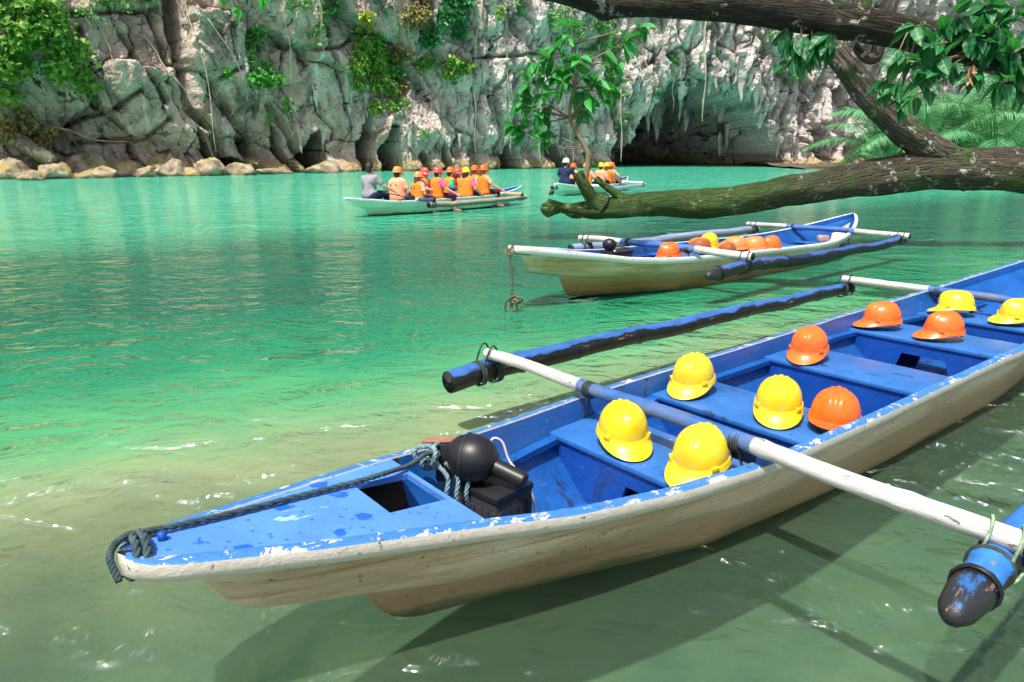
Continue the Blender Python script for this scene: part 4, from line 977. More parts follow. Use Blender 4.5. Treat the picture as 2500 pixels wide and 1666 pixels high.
class Hull:
    def __init__(s, se, lift=0.30, fl=0.035):
        s.se = se; s.lift = lift; s.fl = fl
    def end(s, x): return max(0.0, (x - 2.4) / (s.se - 2.4))
    def bg(s, x):
        if x <= 2.4: return lerp_tab(BG, x)
        t = s.end(x); return 0.56 * max(0.0, 1 - t ** 2.1) ** 0.85 + 0.012 * (t < 0.999)
    def zg(s, x):
        if x <= 2.4: return lerp_tab(ZG, x)
        return 0.355 + s.lift * s.end(x) ** 2.2
    def zk(s, x):
        if x <= 2.4: return lerp_tab(ZK, x)
        return 0.19 + (s.lift + 0.08) * s.end(x) ** 3.0
    def bw(s, x):
        if x <= 2.4: return lerp_tab(BW, x)
        t = s.end(x); return 0.48 * max(0.0, 1 - (t / 0.88) ** 2.0) ** 0.9 if t < 0.88 else 0.0
    def bk(s, x):
        b = s.bg(x); r = float(np.interp(x, [-2.115, -1.95, -1.7, -1.2, 0, 2.4], [0.2, 0.3, 0.55, 0.78, 0.955, 0.955]))
        if x > 2.4: r = 0.955 - 0.35 * s.end(x)
        return b * r

def hull_mesh(H, mats):
    xs = sorted(set([-2.115, -2.108, -2.1, -2.085, -2.06, -2.03, -2.0, -1.96, -1.93, -1.9, -1.87, -1.83, -1.8] + list(np.linspace(-1.75, -1.56, 5)) + [-1.53, -1.5, -1.47, -1.44, -1.41, -1.36, -1.33, -1.30, -1.27, -1.24, -1.2] + list(np.linspace(-1.15, 2.4, 40)) + list(np.linspace(2.4, H.se, 26))))
    V = []; Fq = []; mi = []; n = None
    for x in xs:
        b, z, k, w, q = H.bg(x), H.zg(x), H.zk(x), H.bw(x), H.bk(x)
        e = float(sstep(-1.53, -1.28, np.array(x))); lowz = (k - 0.014) * (1 - e) + 0.0 * e
        if x > 2.4:
            t = H.end(x); f = float(sstep(0.6, 0.9, np.array(t))); lowz = (k - 0.014) * f
        keel = (float(np.interp(x, [-1.3, -0.7, 0.1], [-0.004, -0.02, -0.11])) if H.fl < 0 else -0.03) * e * (1 if x < 2.4 else max(0, 1 - H.end(x) * 1.25)) + lowz * (1 - e if x < 2.4 else 1)
        rb = min(0.014, b * 0.5); q2 = max(q - 0.02, 0); w2 = min(w, q2)
        ins = min(0.032, b * 0.45)
        fl = H.fl if x < 3.6 else min(k, H.fl + 0.3 * (x - 3.6))
        if x < 0.1: fl = max(H.fl, float(np.interp(x, [-1.2, -0.7, -0.2, 0.1], [0.06, 0.025, -0.02, -0.055])))
        fl = max(fl, k + 0.02) if x < -1.25 else fl
        bi = max(0.0, min(b - ins - 0.02, (w2 + 0.02)))
        lr = float(np.interp(x, [-1.3, -1.1, -0.5, 0.2], [0.35, 0.55, 0.86, 0.93]))
        gi = max(0.0, min(b - ins - 0.01, q - 0.034)); gl = max(0.0, min(gi, w2 + (q2 - w2) * lr - 0.03))
        half = [(0, keel), (w2 * 0.62, keel * 0.75 + lowz * 0.25), (w2, lowz), (w2 + (q2 - w2) * lr, k - 0.013 - 0.02 * e), (q2, k - 0.012), (q, k), ((q + b) / 2 + 0.006, (k + z) / 2 - 0.01), (max(b - 0.004, 0), z - 0.062),
                (b + rb * 0.6, z - 0.055), (b + rb * 1.4, z - 0.03), (b + rb, z - 0.006), (b, z), (b - ins * 0.9, z), (b - ins, z - 0.006), (max(b - ins - 0.008, 0), z - 0.07), (gi, max(k + 0.02, fl + 0.03)), (gl, max(k - 0.035, fl + 0.02)), (max(0.0, min(gl, w2 * 0.58)), fl + 0.01), (0, fl)]
        m = len(half)
        ring = [(x, -t, zz) for t, zz in half] + [(x, t, zz) for t, zz in half[-2:0:-1]]
        n = len(ring); V += ring
    hm = [0, 0, 0, 0, 0, 0, 0, 1, 1, 1, 1, 1, 1, 2, 2, 2, 2, 2]
    ms = hm + hm[::-1]
    for i in range(len(xs) - 1):
        for k in range(n):
            Fq.append((i * n + k, i * n + (k + 1) % n, (i + 1) * n + (k + 1) % n, (i + 1) * n + k)); mi.append(3 if ms[k] == 2 and xs[i] < -1.19 else ms[k])  # inner faces below the fore deck take the painted shade
    me = np_mesh('hull', V, Fq, mats, midx=mi)
    bm = bmesh.new(); bm.from_mesh(me)
    bmesh.ops.remove_doubles(bm, verts=bm.verts, dist=0.0006)
    bmesh.ops.recalc_face_normals(bm, faces=bm.faces); bm.to_mesh(me); bm.free()
    me.polygons.foreach_set('use_smooth', [True] * len(me.polygons)); me.set_sharp_from_angle(angle=R(38))
    return me

def bamboo(pts, r0, r1, n=14, nodes=0.42, seed=0, wob=0.0, hollow=False):
    P = spline(pts, max(24, int(sum((Vector(pts[i + 1]) - Vector(pts[i])).length for i in range(len(pts) - 1)) / 0.035)))
    N = len(P); step = [0]
    for i in range(1, N): step.append(step[-1] + (P[i] - P[i - 1]).length)
    rr = random.Random(seed); ks = []; q = rr.uniform(0.1, nodes)
    while q < step[-1]: ks.append(q); q += nodes * rr.uniform(0.75, 1.25)
    P = [p + Vector((0, wob * mnoise.noise((step[i] * 1.7, seed, 0)), wob * mnoise.noise((step[i] * 1.7, seed, 9)))) for i, p in enumerate(P)]
    rad = [(r0 + (r1 - r0) * s / step[-1]) * (1 + 0.13 * sum(math.exp(-((s - k) / 0.016) ** 2) for k in ks) - 0.04 * sum(math.exp(-((s - k - 0.03) / 0.012) ** 2) for k in ks)) for s in step]
    mb = MB(); mb.tube(P, rad, n, cap=not hollow)
    if hollow:
        for a, b in ((0, 1), (N - 1, N - 2)):
            d = (P[b] - P[a]).normalized()
            mb.tube([P[a], P[a] + d * 0.002, P[a] + d * 0.15], [rad[a] * 0.99, rad[a] * 0.72, rad[a] * 0.7], n, 1)
    return mb

def lashing(parent, p, axis, r, turns=4, mat=None, name='lashing', pitch=0.012, rc=0.0045, seed=0):
    """cord wound round a pole"""
    ax = Vector(axis).normalized(); u = ax.orthogonal().normalized(); w = ax.cross(u); P = []
    rr = random.Random(seed); N = 14 * turns
    for i in range(N + 1):
        a = 2 * PI * i / 14; t = i / N - 0.5
        P.append(Vector(p) + ax * (pitch * turns * t + rr.uniform(-1, 1) * 0.002) + (u * math.cos(a) + w * math.sin(a)) * (r + rc * 0.6 + rr.uniform(0, 0.002)))
    mb = MB(); mb.tube(P, rc, 5)
    return mb.build(name, mat or LASH, parent)

def rope_mb(path, r, twist=26.0, res=None, n=5):
    """three-strand rope"""
    L = sum((Vector(path[i + 1]) - Vector(path[i])).length for i in range(len(path) - 1))
    N = res or max(20, int(L / (r * 0.75))); P = spline(path, N); mb = MB()
    T = [(P[min(i + 1, N - 1)] - P[max(i - 1, 0)]).normalized() for i in range(N)]
    u = T[0].orthogonal().normalized(); fr = []
    for i in range(N): u = (u - T[i] * u.dot(T[i])).normalized(); fr.append((u, T[i].cross(u)))
    for k in range(3):
        q = []
        for i in range(N):
            a = 2 * PI * k / 3 + i * L / N * 2 * PI / (6.0 * r)
            q.append(P[i] + (fr[i][0] * math.cos(a) + fr[i][1] * math.sin(a)) * r * 0.5)
        mb.tube(q, r * 0.56, n)
    return mb

def boat(name, label, group, loc, th, k, se, mats, heel=0.0, trim=0.0, lift=0.30, benches=((-0.29, 0.12), (0.49, 0.93), (1.58, 2.04), (2.71, 3.18), (3.63, 4.05)), bars=((-0.05, -1.20, 1.36, 0.415, 0.405, POLE_A), (3.93, -1.2, 1.3, 0.395, 0.38, POLE_A)),
         floats=(), deck=None, fine=True, bar_r=0.032, fl=0.035):
    root = empty(name, loc, (0, 0, th), k); root.rotation_euler = (Matrix.Rotation(th, 3, 'Z') @ Matrix.Rotation(-trim, 3, 'Y') @ Matrix.Rotation(heel, 3, 'X')).to_euler()
    tag(root, label, 'boat', group)
    H = Hull(se, lift, fl)
    link('hull', hull_mesh(H, mats[:3] + [UNDERDECK_SHADE]), root)
    # fore deck with its square hatch
    dk = MB(); x1, h0, h1, t0, t1 = -1.185, -1.41, -1.205, -0.135, 0.105
    def strip(xa, xb, la, lb, n):
        pts = np.linspace(xa, xb, n)
        for a, b in zip(pts[:-1], pts[1:]):
            za, zb = H.zg(a) - 0.004, H.zg(b) - 0.004
            q = [(a, -la(a), za), (b, -la(b), zb), (b, -lb(b), zb), (a, -lb(a), za)]
            V = q + [(p[0], p[1], p[2] - 0.02) for p in q]
            dk.add(V, [(0, 1, 2, 3), (7, 6, 5, 4), (0, 4, 5, 1), (1, 5, 6, 2), (2, 6, 7, 3), (3, 7, 4, 0)])
    e = lambda x: max(0.0, H.bg(x) - 0.012)
    strip(-2.098, h0, lambda x: -e(x), e, 26); strip(h0, h1, lambda x: -e(x), lambda x: t0, 6); strip(h0, h1, lambda x: t1, e, 6); strip(h1, x1, lambda x: -e(x), e, 3)
    dko = dk.build('deck', mats[3], root, smooth=False)
    # inner stringers
    for sd in (-1, 1):
        mb = MB(); pts = np.linspace(-0.75, se - 0.5, 40)
        for a, b in zip(pts[:-1], pts[1:]):
            q = []
            for x in (a, b):
                b_, k_, z_ = H.bg(x), H.zk(x), H.zg(x); g0 = min(b_ - 0.042, H.bk(x) - 0.036); w = g0 + (b_ - 0.042 - g0) * float(np.clip((0.23 - k_ - 0.02) / max(0.05, z_ - 0.07 - k_ - 0.02), 0, 1)); q += [(x, sd * w, 0.248), (x, sd * (w - 0.045), 0.244), (x, sd * (w - 0.045), 0.216), (x, sd * w, 0.212)]
            mb.add(q, [(0, 4, 5, 1), (1, 5, 6, 2), (2, 6, 7, 3)])
        mb.build('stringer', mats[2], root, smooth=False)
    for i, (a, b) in enumerate(benches):
        w0, w1 = H.bg(a) - 0.05, H.bg(b) - 0.05
        mb = MB(); mb.prism([(a, -w0, 0.230), (b, -w1, 0.230), (b, w1, 0.230), (a, w0, 0.230)], (0, 0, 0.026))
        be = mb.build('bench', BENCH, root, bevel=0.006)
        for x, w, sgn in ((a + 0.012, w0, 1), (b - 0.034, w1, 1)):
            zb = H.fl + 0.012; v = max(0.06, H.bw(x) * 0.60 - 0.02); v2 = min(w - 0.02, H.bw(x) - 0.02 + 0.6 * (H.bk(x) - 0.02 - H.bw(x)))
            poly = [(x, -w + 0.01, 0.228), (x, w - 0.01, 0.228), (x, v2, 0.13), (x, v, zb), (x, min(v - 0.01, 0.20) if i else 0.02, zb), (x, 0.14 if i else -0.04, 0.155), (x, -0.14 if i else -0.16, 0.155), (x, max(0.01 - v, -0.20) if i else max(0.01 - v, -0.24), zb), (x, -v, zb), (x, -v2, 0.13)]
            if i == 2: poly = [(x, -w + 0.01, 0.228), (x, w - 0.01, 0.228), (x, v2, 0.13), (x, v, zb), (x, -v, zb), (x, -v2, 0.13)]
            p = MB(); p.prism(poly, (0.022, 0, 0)); p.build('front_panel' if x < (a + b) / 2 else 'back_panel', PANEL, be, smooth=False)
    for x, tl_, tr_, zl, zr, pm in bars:
        zm = max(zl, zr) + 0.01
        mb = bamboo([(x, -tl_, zl), (x, -tl_ * 0.4, zm - (zm - zl) * 0.4), (x, 0, zm), (x, -tr_ * 0.4, zm - (zm - zr) * 0.4), (x, -tr_, zr)], bar_r * 0.92, bar_r * 1.12, 16, 0.5, int(x * 10) + 3, 0.012, True)
        o = mb.build('crossbar', [pm, STUB], root)
        if fine:
            for t in (-0.40, 0.40): lashing(root, (x, -t, zm - abs(t) * 0.03), (0, 1, 0), bar_r * 1.03, 4, LASH, seed=int(t * 9))
            for t in (-0.40, 0.40):
                c = MB(); c.tube([(x, -t, zm - 0.04), (x + 0.012, -t * 1.06, 0.30), (x + 0.008, -t * 1.12, 0.248)], 0.006, 6); c.build('tie_cord', LASH, root)
    for pts, r0, r1, fm, stub, ties in floats:
        mb = bamboo([(p[0], -p[1], p[2]) for p in pts], r0, r1, 16, 0.55, int(r0 * 1000) + int(pts[0][1] * 7), 0.02, not stub)
        f = mb.build('outrigger_float', [fm, STUB], root)
        a, b = Vector((pts[0][0], -pts[0][1], pts[0][2])), Vector((pts[1][0], -pts[1][1], pts[1][2])); d = (a - b).normalized()
        if stub:
            c = MB(); c.tube([a - d * 0.015, a + d * 0.02, a + d * 0.07, a + d * 0.12, a + d * 0.155, a + d * 0.175], [r0 * 1.03, r0 * 1.03, r0 * 0.96, r0 * 0.80, r0 * 0.58, r0 * 0.30], 18, disp=lambda i, q: 0.07 * mnoise.noise((math.cos(q) * 2, math.sin(q) * 2, i * 0.8)))
            c.build('float_tip', FLOAT_T, f)
            lashing(f, a - d * 0.02, d, r0 * 1.04, 2, BLACK, 'band', 0.008, 0.006)
        for x, zc, lm in ties:
            y = -float(np.interp(x, [p[0] for p in pts], [p[1] for p in pts])); z = float(np.interp(x, [p[0] for p in pts], [p[2] for p in pts]))
            lashing(f, (x + 0.05, y, z), (1, 0, 0), r0 * 1.05, 4, LASH, seed=3); lashing(f, (x - 0.06, y, z), (1, 0, 0), r0 * 1.05, 3, LASH, seed=4)
            for t in (-0.05, 0.03):
                c = MB(); yy = y + t
                P = [(x + 0.052 * math.cos(q), yy + 0.01 * math.sin(q * 2), (z + zc) / 2 + ((zc - z) / 2 + 0.052) * math.sin(q)) for q in np.linspace(0, 2 * PI, 22)]
                c.tube(P, 0.0055, 5); c.build('lashing', lm, f)
    return root, H

MATS_A = [HULL_A, RIM, BLUE, DECK]; MATS_C = [HULL_C, RIM_B, BLUE, m_paint('pale_deck_paint', (0.36, 0.48, 0.82), (0.10, 0.26, 0.70))]; MATS_D = [HULL_D, RIM_B, BLUE, m_paint('far_deck_paint', (0.30, 0.42, 0.80))]

def w2(root):
    bpy.context.view_layer.update(); return root.matrix_world.copy()

O_A = (0.66, 2.92, 0.0); TH_A = R(39.2)
boatA, HA = boat('outrigger_boat', 'large blue and cream outrigger boat in the foreground full of hard hats', 'outrigger boats on the lagoon', O_A, TH_A, 1.0, 5.9, MATS_A, fl=-0.055,
    floats=[([(-0.31, -1.20, 0.30), (0.0, -1.20, 0.313), (0.7, -1.20, 0.325), (1.5, -1.21, 0.305), (2.4, -1.20, 0.315), (3.2, -1.19, 0.305), (4.0, -1.17, 0.31)], 0.062, 0.050, FLOAT_A, False, [(-0.05, 0.415, LASH), (3.93, 0.395, LASH)]),
            ([(-0.26, 1.30, 0.318), (0.0, 1.29, 0.33), (0.8, 1.28, 0.32), (2.0, 1.28, 0.28), (4.0, 1.26, 0.29)], 0.057, 0.050, FLOAT_R, True, [(-0.05, 0.405, LASH_G), (3.93, 0.38, LASH)])])
boatC, HC = boat('outrigger_boat', 'cream outrigger boat with yellowed hull moored in the middle with a hanging bow rope', 'outrigger boats on the lagoon', (1.66, 8.25, 0.0), 0.72, 1.06, 4.75, MATS_C, heel=0.0, trim=-0.03, lift=0.30, fl=-0.03,
    bars=((0.0, -1.15, 1.15, 0.40, 0.42, POLE_C), (3.72, -1.15, 1.2, 0.44, 0.45, POLE_C)),
    floats=[([(-0.45, 1.06, 0.28), (0.2, 1.06, 0.32), (1.2, 1.05, 0.30), (2.4, 1.06, 0.34), (3.0, 1.07, 0.34), (3.75, 1.08, 0.40)], 0.062, 0.055, FLOAT_C, True, [(0.0, 0.42, LASH), (3.72, 0.45, LASH)]),
            ([(-0.25, -1.05, 0.29), (0.9, -1.06, 0.30), (2.2, -1.05, 0.34), (3.85, -1.05, 0.36)], 0.055, 0.05, FLOAT_P, False, [(0.0, 0.40, LASH), (3.72, 0.44, LASH)])], bar_r=0.036)
boatP, HP = boat('outrigger_boat', 'pale green outrigger boat carrying the larger group in orange vests', 'outrigger boats on the lagoon', (-2.62, 17.96, 0.02), 0.848, 0.85, 5.2, MATS_D, heel=-0.05, lift=0.26,
    bars=((0.0, -1.1, 1.25, 0.36, 0.36, POLE_D), (3.75, -1.1, 1.25, 0.38, 0.34, plain('raw_bamboo', (0.42, 0.34, 0.20), 0.6))),
    floats=[([(-0.15, 1.16, 0.22), (1.0, 1.16, 0.20), (2.4, 1.17, 0.21), (4.0, 1.18, 0.24)], 0.085, 0.075, FLOAT_D, False, [(0.0, 0.36, LASH), (3.75, 0.34, LASH)])], fine=False, bar_r=0.05)
boatQ, HQ = boat('outrigger_boat', 'small distant outrigger boat paddled towards the cave by a man in navy', 'outrigger boats on the lagoon', (2.45, 26.1, 0.0), 1.02, 0.85, 4.9, MATS_D, lift=0.24,
    bars=((0.0, -1.25, 1.2, 0.36, 0.36, WHITE), (3.6, -1.2, 1.35, 0.38, 0.36, WHITE)),
    floats=[([(-0.3, -1.2, 0.24), (2.0, -1.2, 0.22), (3.8, -1.2, 0.26)], 0.085, 0.08, FLOAT_P, False, [(0.0, 0.36, LASH), (3.6, 0.38, LASH)]), ([(-0.1, 1.25, 0.22), (2.0, 1.27, 0.24), (3.9, 1.3, 0.26)], 0.085, 0.08, FLOAT_P, False, [(0.0, 0.36, LASH), (3.6, 0.36, LASH)])], fine=False, bar_r=0.05)

# ------------------------------------------------------------------ hard hats
def hat_meshes():
    nt, nv = 64, 18; V = []; Fq = []
    def ring(v):                                     # v: 0 rim .. 1 crown
        out = []
        for k in range(nt):
            a = 2 * PI * k / nt; ca, sa = math.cos(a), math.sin(a)
            ph = v * PI / 2; cr = max(0.0, math.cos(ph)) ** 0.66; zz = math.sin(ph) ** 1.0
            x, y = 0.127 * ca * cr, 0.109 * sa * cr; z = 0.022 + 0.118 * zz
            f = max(0.0, ca)
            if f > 0: x *= 1 + 0.03 * f
            lat = math.sin(ph)
            ridge = (0.0075 * math.exp(-(y / 0.010) ** 2) + 0.0055 * (math.exp(-((y - 0.028) / 0.006) ** 2) + math.exp(-((y + 0.028) / 0.006) ** 2))) * float(np.clip((lat - 0.45) * 3.0, 0, 1))
            front = 0.010 * math.exp(-(y / 0.03) ** 2) * f * math.exp(-((v - 0.45) / 0.25) ** 2)
            n = Vector((ca * math.cos(ph), sa * math.cos(ph), math.sin(ph)))
            p = Vector((x, y, z)) + n * (ridge + front); out.append(p)
        return out
    rows = [ring(v) for v in np.linspace(0, 0.995, nv)]
    low = []                                         # band, rim and peak below the dome
    for out_, z, pk in ((1.035, 0.024, 0.0), (1.055, 0.020, 0.0), (1.06, 0.008, 0.05), (1.085, 0.003, 0.72), (1.10, -0.004, 0.95), (1.08, -0.007, 0.93), (1.0, -0.004, 0.30), (0.965, 0.02, 0.0)):
        r_ = []
        for k in range(nt):
            a = 2 * PI * k / nt; ca, sa = math.cos(a), math.sin(a)
            f = max(0.0, ca - 0.25) / 0.75; f = f ** 0.6 if f > 0 else 0
            ex = 0.070 * pk * f
            r_.append(Vector((0.127 * ca * out_ * (1.03 if ca > 0 else 1) + ex, 0.109 * sa * out_ + (0.006 * pk * f * sa), z - 0.024 * f * pk)))
        low.append(r_)
    allr = low[::-1] + rows
    for r_ in allr: V += [tuple(p) for p in r_]
    N = len(allr)
    for i in range(N - 1):
        for k in range(nt): Fq.append((i * nt + k, i * nt + (k + 1) % nt, (i + 1) * nt + (k + 1) % nt, (i + 1) * nt + k))
    me = bpy.data.meshes.new('shell'); me.from_pydata(V, [], Fq + [tuple((N - 1) * nt + k for k in range(nt))])
    me.materials.append(YEL_H); me.polygons.foreach_set('use_smooth', [True] * len(me.polygons)); me.set_sharp_from_angle(angle=R(50))
    sl = MB(); sl.box((0, 0, 0), (0.032, 0.012, 0.022)); so = sl.build('slot', YEL_H, None, bevel=0.003); sm = so.data; bpy.data.objects.remove(so)
    su = MB(); P = [(0.098 * math.cos(a), 0.082 * math.sin(a), -0.026 - 0.008 * math.cos(a)) for a in np.linspace(0, 2 * PI, 33)]
    for i in range(32):
        p, q = Vector(P[i]), Vector(P[i + 1]); n0, n1 = Vector((p.x, p.y, 0)).normalized() * 0.003, Vector((q.x, q.y, 0)).normalized() * 0.003
        h = Vector((0, 0, 0.034)); su.add([p - n0, q - n1, q - n1 + h, p - n0 + h, p + n0, q + n1, q + n1 + h, p + n0 + h], [(0, 1, 2, 3), (4, 7, 6, 5), (0, 4, 5, 1), (3, 2, 6, 7)])
    so = su.build('suspension', WHITE, None); um = so.data; bpy.data.objects.remove(so)
    nb = MB(); nb.box((-0.103, 0, -0.014), (0.016, 0.10, 0.034)); so = nb.build('nape_strap', BLACK, None, bevel=0.004); bm_ = so.data; bpy.data.objects.remove(so)
    return me, sm, um, bm_
HAT, SLOT, SUSP, NAPE = hat_meshes()

def objmat(o, m):
    o.material_slots[0].link = 'OBJECT'; o.material_slots[0].material = m
    return o

def hard_hat(loc, yaw, m, label, tilt=(0, 0), scale=1.0, susp=True, group='hard hats left on the boat benches'):
    root = empty('hard_hat', loc, (0, 0, 0), scale); root.rotation_euler = (Matrix.Rotation(yaw, 3, 'Z') @ Matrix.Rotation(tilt[0], 3, 'Y') @ Matrix.Rotation(tilt[1], 3, 'X')).to_euler()
    tag(root, label, 'hard hat', group)
    objmat(link('shell', HAT, root), m)
    for a in (0.95, -0.95):
        objmat(link('slot', SLOT, root, (0.131 * math.cos(a) * 1.03, 0.113 * math.sin(a) * 1.03, 0.024), (0, 0, a + PI / 2)), m)
    if susp:
        link('suspension', SUSP, root); link('nape_strap', NAPE, root)
    return root

MA = w2(boatA)
def onA(s, t, z): return MA @ Vector((s, -t, z))
BZ = 0.258
hats = [  # s, t, brim heading in degrees (world), material, tilt, lift, label
    (-0.14, -0.11, -82, YEL_H, (0.10, 0.0), 0.01, 'yellow hard hat facing the camera on the first bench next to the lamp'),
    (-0.125, 0.29, -128, YEL_H, (0.16, 0.0), 0.03, 'nearest yellow hard hat touching the near gunwale, brim to the left'),
    (0.70, -0.37, -125, YEL_H, (0.14, 0.0), 0.02, 'yellow hard hat by the far gunwale behind the first crossbar'),
    (0.70, 0.13, -112, YEL_H, (0.12, 0.0), 0.015, 'yellow hard hat in the middle of the second bench beside an orange one'),
    (0.75, 0.385, 62, ORA_H, (-0.06, 0.0), 0.035, 'orange hard hat at the near gunwale with its white inner strap showing'),
    (1.76, -0.30, -128, ORA_H, (0.14, 0.0), 0.02, 'orange hard hat alone at the far end of the third bench'),
    (2.90, -0.37, 178, ORA_H, (0.04, 0.0), 0.04, 'orange hard hat at the far end of the fourth bench'),
    (2.90, 0.04, 183, ORA_H, (0.03, 0.0), 0.045, 'orange hard hat in the middle of the fourth bench, brim to the left'),
    (3.78, -0.20, 160, YEL_H, (0.02, 0.12), 0.045, 'yellow hard hat at the far end of the fifth bench'),
    (3.80, 0.20, 185, YEL_H, (0.02, -0.05), 0.035, 'yellow hard hat cut off by the right edge of the picture'),
]
for s, t, yaw, m, tilt, lift, lab in hats:
    hard_hat(onA(s, t, BZ + (0.036 + 0.17 * abs(tilt[0]) if tilt[0] > 0.08 else 0.052)), R(yaw), m, lab, tilt, 0.97)
MC = w2(boatC)
for s, t, yaw, m, lift, lab in [(-0.10, 0.24, -150, ORA_H, 0.05, 'orange hard hat nearest the lamp in the cream boat'), (0.58, 0.16, 170, ORA2_H, 0.06, 'pale orange hard hat left of the yellow one in the cream boat'), (1.02, -0.02, -120, YEL_H, 0.08, 'only yellow hard hat in the cream boat'),
                                (0.80, 0.36, -90, ORA2_H, 0.03, 'orange hard hat in front of the yellow one in the cream boat'), (1.12, 0.28, 160, ORA2_H, 0.06, 'faded orange hard hat right of the yellow one in the cream boat'), (1.32, 0.40, 170, ORA2_H, 0.06, 'second faded orange hard hat from the right in the cream boat'), (1.62, 0.44, -140, ORA_H, 0.06, 'rightmost bright orange hard hat in the cream boat')]:
    hard_hat(MC @ Vector((s, -t, BZ + lift + 0.03)), R(yaw), m, lab, (0.08, 0.0), 1.05, False)

# ------------------------------------------------------------------ lamp, battery, ropes
def battery(M_, s, t, z, yaw, label, dims=(0.17, 0.20, 0.17)):
    a, b, c = dims
    root = empty('battery', M_ @ Vector((s, -t, z)), (0, 0, yaw)); tag(root, label, 'battery', 'lamp batteries')
    mb = MB(); mb.box((0, 0, c / 2), (a, b, c)); mb.build('case', BLACK2, root, bevel=0.006)
    mb = MB(); mb.box((0, 0, c + 0.014), (a * 1.04, b * 1.04, 0.028)); mb.build('lid', BLACK, root, bevel=0.006)
    for sx in (-1, 1):
        for j in range(6):
            mb = MB(); mb.box((sx * (a / 2 + 0.001), -b / 2 + b * (j + 0.5) / 6, c * 0.48), (0.006, b / 6 * 0.72, c * 0.80)); mb.build('rib', BLACK2, root, bevel=0.002)
    for sy in (-1, 1):
        for j in range(5):
            mb = MB(); mb.box((-a / 2 + a * (j + 0.5) / 5, sy * (b / 2 + 0.001), c * 0.48), (a / 5 * 0.72, 0.006, c * 0.80)); mb.build('rib', BLACK2, root, bevel=0.002)
    for sx in (-0.3, 0.3):
        mb = MB(); mb.tube([(sx * a, b * 0.3, c + 0.026), (sx * a, b * 0.3, c + 0.045)], 0.010, 10); mb.build('terminal', WHITE, root)
    return root

def spot_lamp(M_, s, t, z, head, label, k=1.0, grip=True):
    """hand lamp: egg-shaped rubber head with a ribbed pistol grip"""
    root = empty('hand_lamp', M_ @ Vector((s, -t, z)), (0, 0, head), k); tag(root, label, 'lamp', 'hand lamps')
    mb = MB(); N = 22; prof = [(-0.105, 0.002), (-0.102, 0.03), (-0.09, 0.055), (-0.06, 0.078), (-0.02, 0.090), (0.02, 0.088), (0.05, 0.076), (0.075, 0.055), (0.09, 0.03), (0.095, 0.004)]
    mb.tube([(p[0], 0, 0.088) for p in prof], [p[1] for p in prof], N); mb.build('head', BLACK, root)
    mb = MB(); mb.tube([(-0.030, 0, 0.088), (-0.024, 0, 0.088), (-0.018, 0, 0.088)], [0.0895, 0.0935, 0.0905], 26); mb.build('bezel', BLACK2, root)
    if grip:
        mb = MB(); pts = [Vector((0.06, 0.0, 0.075)).lerp(Vector((0.205, -0.02, 0.035)), i / 24) for i in range(25)]
        mb.tube(pts, [0.030 + 0.0022 * (i % 2) for i in range(24)] + [0.024], 14); mb.build('grip', BLACK, root)
    return root

def onB(s, t, z): return onA(s - 0.07, t - 0.06, z)
bt = battery(MA, -0.88, -0.07, 0.04, TH_A + R(8), 'ribbed black battery standing in the bow of the foreground boat', (0.19, 0.21, 0.255))
lp = spot_lamp(MA, -0.935, -0.12, 0.325, R(-18), 'black egg shaped hand lamp lying on the battery in the foreground boat')
mb = rope_mb([tuple(onB(-0.76, -0.06, 0.39)), tuple(onB(-0.72, -0.05, 0.44)), tuple(onB(-0.69, -0.02, 0.40)), tuple(onB(-0.68, 0.0, 0.30))], 0.004, n=4)
c = MB(); c.tube(spline([onB(-0.78, -0.10, 0.40), onB(-0.745, -0.10, 0.445), onB(-0.715, -0.08, 0.43), onB(-0.71, -0.05, 0.37), onB(-0.70, -0.01, 0.33), onB(-0.66, 0.03, 0.24), onB(-0.64, 0.03, 0.15), onB(-0.63, 0.05, 0.075)], 40), 0.0048, 7)
hose = tag(c.build('lamp_hose', WIRE), 'thin clear hose curling from the lamp to the boat floor', 'hose')
c = MB(); c.box(tuple(onB(-0.78, -0.105, 0.40)), (0.022, 0.016, 0.016)); c.build('clip', PINK, hose, bevel=0.003)

# bow line: over the stem, along the deck, into a tangled knot beside the lamp
dz = lambda s: HA.zg(s) + 0.010
path = [onA(-2.125, 0.03, 0.475), onA(-2.13, -0.01, 0.53), onA(-2.09, -0.035, dz(-2.1) + 0.012), onA(-2.02, -0.06, dz(-2.0) + 0.006), onA(-1.85, -0.075, dz(-1.85)), onA(-1.6, -0.105, dz(-1.6)), onA(-1.4, -0.12, dz(-1.4) + 0.002), onA(-1.27, -0.13, dz(-1.25) + 0.012), onA(-1.18, -0.165, 0.44), onA(-1.09, -0.19, 0.45), onA(-1.05, -0.20, 0.42)]
line = empty('bow_line', onA(-2.05, -0.05, 0.5)); tag(line, 'dark bow rope lying along the blue deck of the foreground boat', 'rope')
def under(mb, name, mat, root):
    o = mb.build(name, mat, root); o.matrix_parent_inverse = Matrix.Translation(-Vector(root.location)); return o
under(rope_mb(path, 0.0095), 'rope', ROPE, line)
loops = []
for j in range(3):
    r_ = []
    for a in np.linspace(-0.3, 2 * PI * 1.02, 18):
        r_.append(onA(-2.085 + 0.022 * j + 0.012 * math.sin(a), -0.012 + 0.075 * math.cos(a) * (0.8 + 0.12 * j), 0.507 + 0.045 * math.sin(a) + 0.003 * j))
    loops.append(r_)
for r_ in loops[:2]: under(rope_mb([tuple(p) for p in r_], 0.011), 'rope_loop', ROPE, line)
rk = random.Random(5)
knot = empty('rope_knot', onB(-0.99, -0.13, 0.30)); tag(knot, 'tangled grey blue rope knot beside the black lamp', 'rope')
